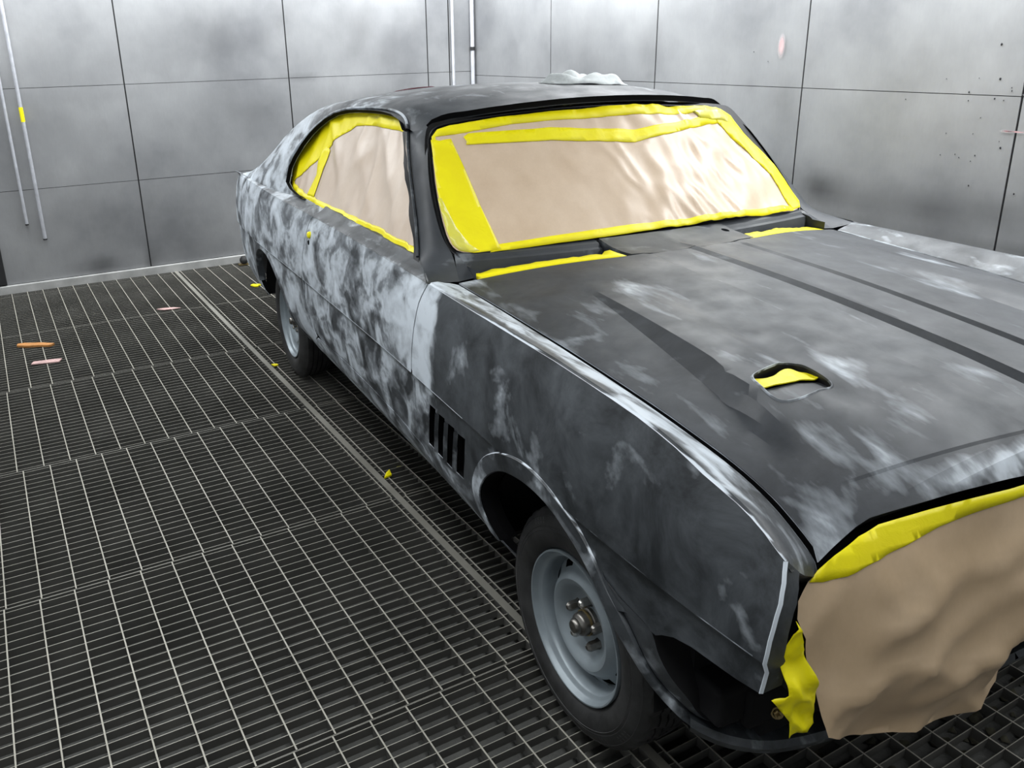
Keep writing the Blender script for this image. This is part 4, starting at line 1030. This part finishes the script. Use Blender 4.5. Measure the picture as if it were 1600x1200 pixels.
# ---- side windows
def V(x, z): return (x, -(.792-.5*(z-1.04)), z)
SO = [(-2.575, 1.045), (-2.59, 1.06), (-2.634, 1.111), (-2.619, 1.172), (-2.52, 1.285), (-2.375, 1.362), (-2.26, 1.393), (-1.987, 1.417), (-1.711, 1.424), (-1.53, 1.412), (-1.44, 1.383), (-1.235, 1.242), (-1.07, 1.120), (-.93, 1.015), (-1.26, 1.015), (-1.598, 1.015), (-2.038, 1.01), (-2.40, 1.02)]
for sg in (1, -1):
    def vf(d, sg=sg):
        def f(x, z):
            p = V(x, z); k = noise.noise(Vector((x*4+z*2, z*3-x*1.2, 3))); k2 = abs(noise.noise(Vector((x*7, z*4+x*3, 9)))); k3 = abs(noise.noise(Vector((x*3.2+z*5, z*1.3, 1.5))))
            h = .009*k+.012*(1-min(1, k2*3))+.016*(1-min(1, k3*3.4))*min(1, max(0, (z-1.05)*6)); return (x, (p[1]-d-h*.8+.006)*sg, p[2])
        return f
    mb = MB(); patch(mb, vf(0), SO, .016, out=sg, flange=0); sp_ = mb.build('side_window_paper', M['paper_side'], car, sharp=0); sp_['label'] = 'thin brown paper over the side window'
    mb = MB(); e_ = [(-1.435, 1.375), (-1.235, 1.238), (-1.07, 1.118), (-.935, 1.020)]
    mb.quad_grid([[vf(.016)(x+.036, z+.008) for x, z in resample(e_, .02, False)], [vf(.016)(x+.002, z-.002) for x, z in resample(e_, .02, False)]], flip=sg < 0)
    mb.build('window_seal', M['rubber'], car, recalc=False)
    def stape(poly, d, label, mat='tape', fn=None):
        mb = MB(); g = fn or vf(d); patch(mb, g, poly, .016, out=sg, flange=.001, rim=.0003); o = mb.build('tape_strip', M[mat], sp_, sharp=0); o['label'] = label
    up = SO[1:10]+[(-1.43, 1.36), (-1.452, 1.372), (-1.542, 1.372), (-1.68, 1.372), (-1.85, 1.366), (-1.967, 1.356), (-2.023, 1.334), (-2.105, 1.310), (-2.167, 1.283), (-2.241, 1.240), (-2.313, 1.192), (-2.445, 1.115), (-2.56, 1.066)]
    stape(up, .003, 'yellow tape round the upper edge of the side window')
    lo = [(-2.575, 1.05), (-2.585, 1.073), (-2.45, 1.056), (-2.255, 1.046), (-2.073, 1.048), (-1.872, 1.051), (-1.57, 1.057), (-1.29, 1.058), (-1.104, 1.058), (-.965, 1.056), (-.93, 1.015), (-1.26, 1.015), (-1.598, 1.015), (-2.038, 1.01), (-2.40, 1.02)]
    stape(lo, .003, 'yellow tape along the sill of the side window')
    stape([(-2.305, 1.215), (-2.26, 1.25), (-2.205, 1.238), (-2.212, 1.16), (-2.190, 1.045), (-2.270, 1.045), (-2.262, 1.13)], .0045, 'diagonal yellow tape holding a paper join')
# dark folds of headlining tape hanging under the roof edge
# ---- front masking paper
def Pf(y, z):
    t = max(0, min(1, (.885-z)/.42)); a = abs(y)
    x = itp(a, [0, .3, .6, .76], [.679, .668, .632, .628])*(1-t)+.655*t+.05*math.sin(math.pi*t)*(1-(a/.95)**2)
    c1 = abs(noise.noise(Vector((y*2.6+z*3.0, z*2.4-y*2.2, 1.1)))); c2 = abs(noise.noise(Vector((y*5-z*4, z*4+y*3, 5.2)))); c3 = noise.noise(Vector((y*2, z*3, 8)))
    k = min(1, t*4)
    return (x+k*(.040*(1-min(1, c1*1.8))**1.6+.018*(1-min(1, c2*2.2))**1.5+.018*c3), y, z)
pb = [(-.757, .817), (-.782, .791), (-.79, .765), (-.773, .701), (-.756, .637), (-.748, .58), (-.74, .543), (-.684, .502), (-.612, .464), (-.522, .442), (-.428, .430), (-.318, .428), (-.30, .442), (-.23, .437), (-.195, .459), (-.20, .51), (-.12, .52), (0, .50), (.2, .47), (.5, .46), (.70, .50), (.76, .60), (.78, .75), (.765, .82)]
pt_ = [(.701, .84), (.648, .86), (.488, .869), (.373, .875), (.263, .881), (0, .886), (-.263, .881), (-.373, .875), (-.488, .869), (-.648, .860), (-.701, .840), (-.739, .825)]
mb = MB(); patch(mb, Pf, pb+pt_, .016, out=1, flange=0)
fp = mb.build('nose_paper', M['paper_front'], car, sharp=0); fp['label'] = 'kraft paper hanging over the nose and grille opening'
def ftape(poly, d, label, mat='tape', extra=0):
    mb = MB(); patch(mb, lambda y, z: (Pf(y, z)[0]+d+extra*noise.noise(Vector((y*14, z*12, 6))), y, z), poly, .014, out=1, flange=.001, rim=.0003)
    o = mb.build('tape_strip', M[mat], fp, sharp=0); o['label'] = label
ft = [(-.757, .817), (-.733, .813), (-.69, .818), (-.646, .827), (-.56, .840), (-.477, .852), (-.37, .859), (-.266, .865), (0, .868), (.266, .865), (.477, .85), (.733, .81), (.739, .83), (.648, .864), (.373, .879), (.263, .885), (0, .890), (-.263, .885), (-.373, .884), (-.488, .882), (-.60, .878), (-.648, .870), (-.701, .850), (-.739, .832)]
ftape(ft, .003, 'yellow tape under the bonnet edge holding the nose paper')
mb = MB(); st_ = [(-.822, .79), (-.799, .725), (-.772, .653), (-.760, .60), (-.753, .561), (-.783, .556), (-.808, .553), (-.818, .595), (-.841, .627), (-.858, .650), (-.833, .658), (-.836, .685), (-.836, .718), (-.832, .755)]
patch(mb, lambda y, z: (.688+.022*noise.noise(Vector((y*16, z*13, 6)))+.012*(1-min(1, 3*abs(noise.noise(Vector((y*22, z*18, 2)))))), y, z), st_, .007, out=1, flange=.001, rim=.0003)
o = mb.build('tape_strip', M['tape'], fp, sharp=0); o['label'] = 'crinkled yellow tape hanging beside the near headlamp opening'
# ---- body internals that the gaps and arches show
mb = MB()
mb.box((-3.95, -.70, .32), (.40, .70, .42)); mb.box((-2.30, -.76, .40), (-.75, .76, 1.0)); mb.box((-.74, -.70, .45), (.46, .70, .90)) if 0 else None
mb.box((-.80, -.74, .40), (-.60, .74, .955)); mb.box((-3.9, -.72, .42), (-3.3, .72, .90)); mb.box((-3.3, -.55, .42), (-2.3, .55, .95))
mb.box((-.60, -.50, .42), (.55, .50, .86))
mb.build('floor_pan', M['inner'], car, weld=False)
for (cx_, r_, nm) in ((-.01, .375, 'front'), (-2.80, .39, 'rear')):
    for sg in (1, -1):
        mb = MB(); rows = []
        for y in (-.83, -.80, -.50):
            rows.append([(cx_+.0+r_*math.cos(t)*(1 if y < -.52 else .98), y*sg, (.345 if nm == 'front' else .36)+r_*(1 if nm == 'front' else .84)*math.sin(t)) for t in [math.pi*k/24 for k in range(25)]])
        mb.quad_grid(rows); n = len(mb.v); r = rows[-1]; mb.face([mb.vert(p) for p in r]); mb.build('inner_arch', M['inner'], car, weld=False)
mb = MB(); rows = [[(x, y, rc(x)-.02-.045*(abs(y)/.6)**2.5) for y in [-.56+1.12*i/14 for i in range(15)]] for x in [-2.62, -2.8, -3.0, -3.2, -3.4, -3.6]]
mb.quad_grid(rows); mb.build('rear_window', simple('dark_glass', (.01, .011, .012), .08), car, recalc=True)
# ---- wheels
def wheel(x, y, zc, steer, sg, treaded):
    """built about the hub centre, outer face towards -y*sg"""
    w_ = empty('wheel', (x, y, zc), steer, car)
    S_ = sg  # outer face direction: -y for the right-hand side
    def L(name, prof, mat, seg, parent=w_, skip=None, sharp=40):
        mb = MB(); mb.lathe([(r, -h*S_) for r, h in prof], (0, 0, 0), 'y', seg, 0, skip); return mb.build(name, mat, parent, sharp=sharp, recalc=skip is None)
    seg = 96
    # tyre: h = distance outwards from the hub plane
    RT = zc
    prof = [(.190, .060), (.196, .070), (.205, .079), (.222, .086), (.240, .088), (.252, .0865), (.254, .0855), (.256, .0865), (.270, .083), (.281, .076), (.287, .071), (RT-.006, .064)]
    tread = [(RT-.002, .060), (RT, .050), (RT, .036), (RT-.008, .0355), (RT-.008, .0305), (RT+.0, .030), (RT+.001, .012), (RT-.007, .0115), (RT-.007, .0065), (RT+.001, .006), (RT+.001, -.012), (RT-.008, -.0125), (RT-.008, -.0175), (RT, -.018), (RT, -.036), (RT-.007, -.0365), (RT-.007, -.0415), (RT-.001, -.042), (RT-.003, -.058)]
    full = prof+tread+[(r, -h) for r, h in reversed(prof)]
    mb = MB(); n0 = 0; segs = 144 if treaded else 72
    for i, (r, h) in enumerate(full):
        istr = len(prof)-1 <= i < len(prof)+len(tread)
        for k in range(segs):
            t = 2*math.pi*(k+(i % 2)*.0)/segs; rr = r
            if treaded and istr and r > RT-.005 and (k+(2 if h < 0 else 0)+(1 if abs(h) < .02 else 0)) % 4 == 0: rr = r-.0055
            if treaded and i in (len(prof)-2, len(prof)-3) and k % 4 == 0: rr = r-.002
            mb.vert((rr*math.cos(t), -h*S_, rr*math.sin(t)))
    for i in range(len(full)-1):
        for k in range(segs): mb.face((i*segs+k, i*segs+(k+1) % segs, (i+1)*segs+(k+1) % segs, (i+1)*segs+k))
    ty = mb.build('tyre', M['tyre'], w_, sharp=32, recalc=True)
    # worn raised moulding marks on the sidewall
    if treaded:
        mb = MB(); rs = random.Random(5)
        for a0 in (R(-38), R(-62), R(-150), R(118), R(150), R(20)):
            for k in range(4):
                a = a0+k*R(3.2); r0 = .262; r1 = .278
                d = Vector((math.cos(a), 0, math.sin(a))); e = Vector((-math.sin(a), 0, math.cos(a)))*.0016
                q = [d*r0-e, d*r0+e, d*(r1)+e+Vector((-math.sin(a), 0, math.cos(a)))*.004, d*r1-e+Vector((-math.sin(a), 0, math.cos(a)))*.004]
                n = len(mb.v)
                for p, hh in zip(q, (.0845+.001, .0845+.001, .079+.001, .079+.001)): mb.vert((p.x, -hh*S_, p.z))
                mb.face((n, n+1, n+2, n+3))
        for r in (.2475, .2800): mb.lathe([(r-.0008, -.0875*S_ if r < .25 else -.0775*S_), (r, -.0885*S_ if r < .25 else -.0785*S_), (r+.0008, -.0872*S_ if r < .25 else -.0765*S_)], (0, 0, 0), 'y', 72)
        mb.build('sidewall_marks', M['rim'] if 0 else simple('scuffed_rubber', (.06, .06, .06), .6), w_, recalc=False)
    # steel rim
    rp = [(.1905, .060), (.1945, .0755), (.1930, .0800), (.1895, .0800), (.1865, .0755), (.1840, .066), (.1800, .061), (.1745, .059), (.1715, .056), (.1695, .040), (.1670, .020), (.1640, .012), (.1610, .010)]
    L('rim', rp, M['rim'], seg)
    dp = [(.1665, .008), (.1640, .014), (.1600, .020), (.1410, .033), (.1340, .040), (.1270, .0500), (.1150, .0570), (.1030, .0540), (.0920, .0410), (.0830, .0280), (.0740, .0215), (.0560, .0205), (.0350, .0205)]
    # ventilation slots round the disc
    o = L('wheel_disc', dp, M['rim'], seg, skip=lambda i, j: i == 2 and (j % 8) in (0, 1, 2, 3))
    mb = MB(); mb.lathe([(.175, .02*S_), (.168, -.004*S_), (.02, -.010*S_)], (0, 0, 0), 'y', 48); mb.build('brake_drum', M['inner'], w_, recalc=True)
    L('hub', [(.036, .018), (.036, .030), (.030, .034), (.030, .052), (.027, .060), (.020, .064), (.020, .070), (.015, .076), (.0001, .0785)], M['steel'], 28)
    L('hub_ring', [(.0305, .036), (.0335, .036), (.0335, .041), (.0305, .041)], M['brass'], 28)
    for k in range(5):
        a = 2*math.pi*k/5+.35; mb = MB(); c = (.057*math.cos(a), -.021*S_, .057*math.sin(a))
        d = Vector((0, -S_, 0)); cc = Vector(c)
        def ring(rr, hh, n=6): return [cc+d*hh+Vector((rr*math.cos(t), 0, rr*math.sin(t))) for t in [2*math.pi*q/n for q in range(n)]]
        mb.quad_grid([ring(.0150, 0), ring(.0140, .004), ring(.0125, .007), ring(.0125, .026), ring(.0100, .032), ring(.006, .036), ring(.0001, .037)], 0, closed=True)
        mb.build('wheel_nut', M['chrome'] if k % 2 else M['steel'], w_, recalc=True, sharp=30)
    return w_
for (x, y, st, sg, tr) in ((0, -.725, .0255, 1, True), (-2.82, -.725, 0, 1, False), (0, .725, .0255, -1, True), (-2.82, .725, 0, -1, False)):
    o = wheel(x, y, .300, st, sg, tr)
    o['label'] = ('front' if x > -1 else 'rear')+' wheel, blue-grey steel disc with bare nuts on a black tyre'
# ---- the cloths on the roof
def cloth(name, cx_, cy2, pts, mat, label, hgt, seed, cat='cloth'):
    mb = MB(); n = 34; rs = random.Random(seed)
    ca, sa = math.cos(-.07), math.sin(-.07)
    def top(x, y):
        lx, ly = x, y; a = abs(ly); v = -(1-a/ye(lx)); c = rc(lx); return c-(c-ze(lx))*(a/ye(lx))**2.5
    def f(u, v):
        x, y = cx_+u, cy2+v
        e = min(1, (1-min(1, (u/pts[0])**2+(v/pts[1])**2))*3)
        h = hgt*(.25+.9*abs(noise.noise(Vector((u*11+seed, v*11, seed))))+.55*max(0, noise.noise(Vector((u*5, v*5, seed+3)))))*e
        z = top(x, y)+.0035+h
        return (-1.3735641+ca*x-sa*y, 1.8582701+sa*x+ca*y, z)
    ol = [(pts[0]*math.cos(t)*(1+.18*noise.noise(Vector((math.cos(t)*2, math.sin(t)*2, seed)))), pts[1]*math.sin(t)*(1+.18*noise.noise(Vector((math.cos(t)*2, math.sin(t)*2, seed+9))))) for t in [2*math.pi*k/40 for k in range(40)]]
    patch(mb, f, ol, .012, out=1, flange=.002, rim=.0006)
    o = mb.build(name, mat, sharp=0); tag(o, label, cat); return o
def cloth_mat(name, c):
    m, nt, b = new_mat(name); n = noise_node(nt, 30); r = ramp(nt, n.outputs[0], [(.3, tuple(x*.8 for x in c)), (.7, c)])
    nt.links.new(r.outputs[0], b.inputs['Base Color']); b.inputs['Roughness'].default_value = .85; bump(nt, b, noise_node(nt, 150).outputs[0], .3, .002); return m
cloth('rag', -1.60, .22, (.11, .19), cloth_mat('white_rag', (.72, .76, .76)), 'crumpled white rag lying on the car roof', .052, 4)
cloth('red_cloth', -2.42, -.20, (.14, .10), cloth_mat('dark_red_cloth', (.10, .008, .02)), 'dark red cloth showing behind the rear of the roof', .012, 8)
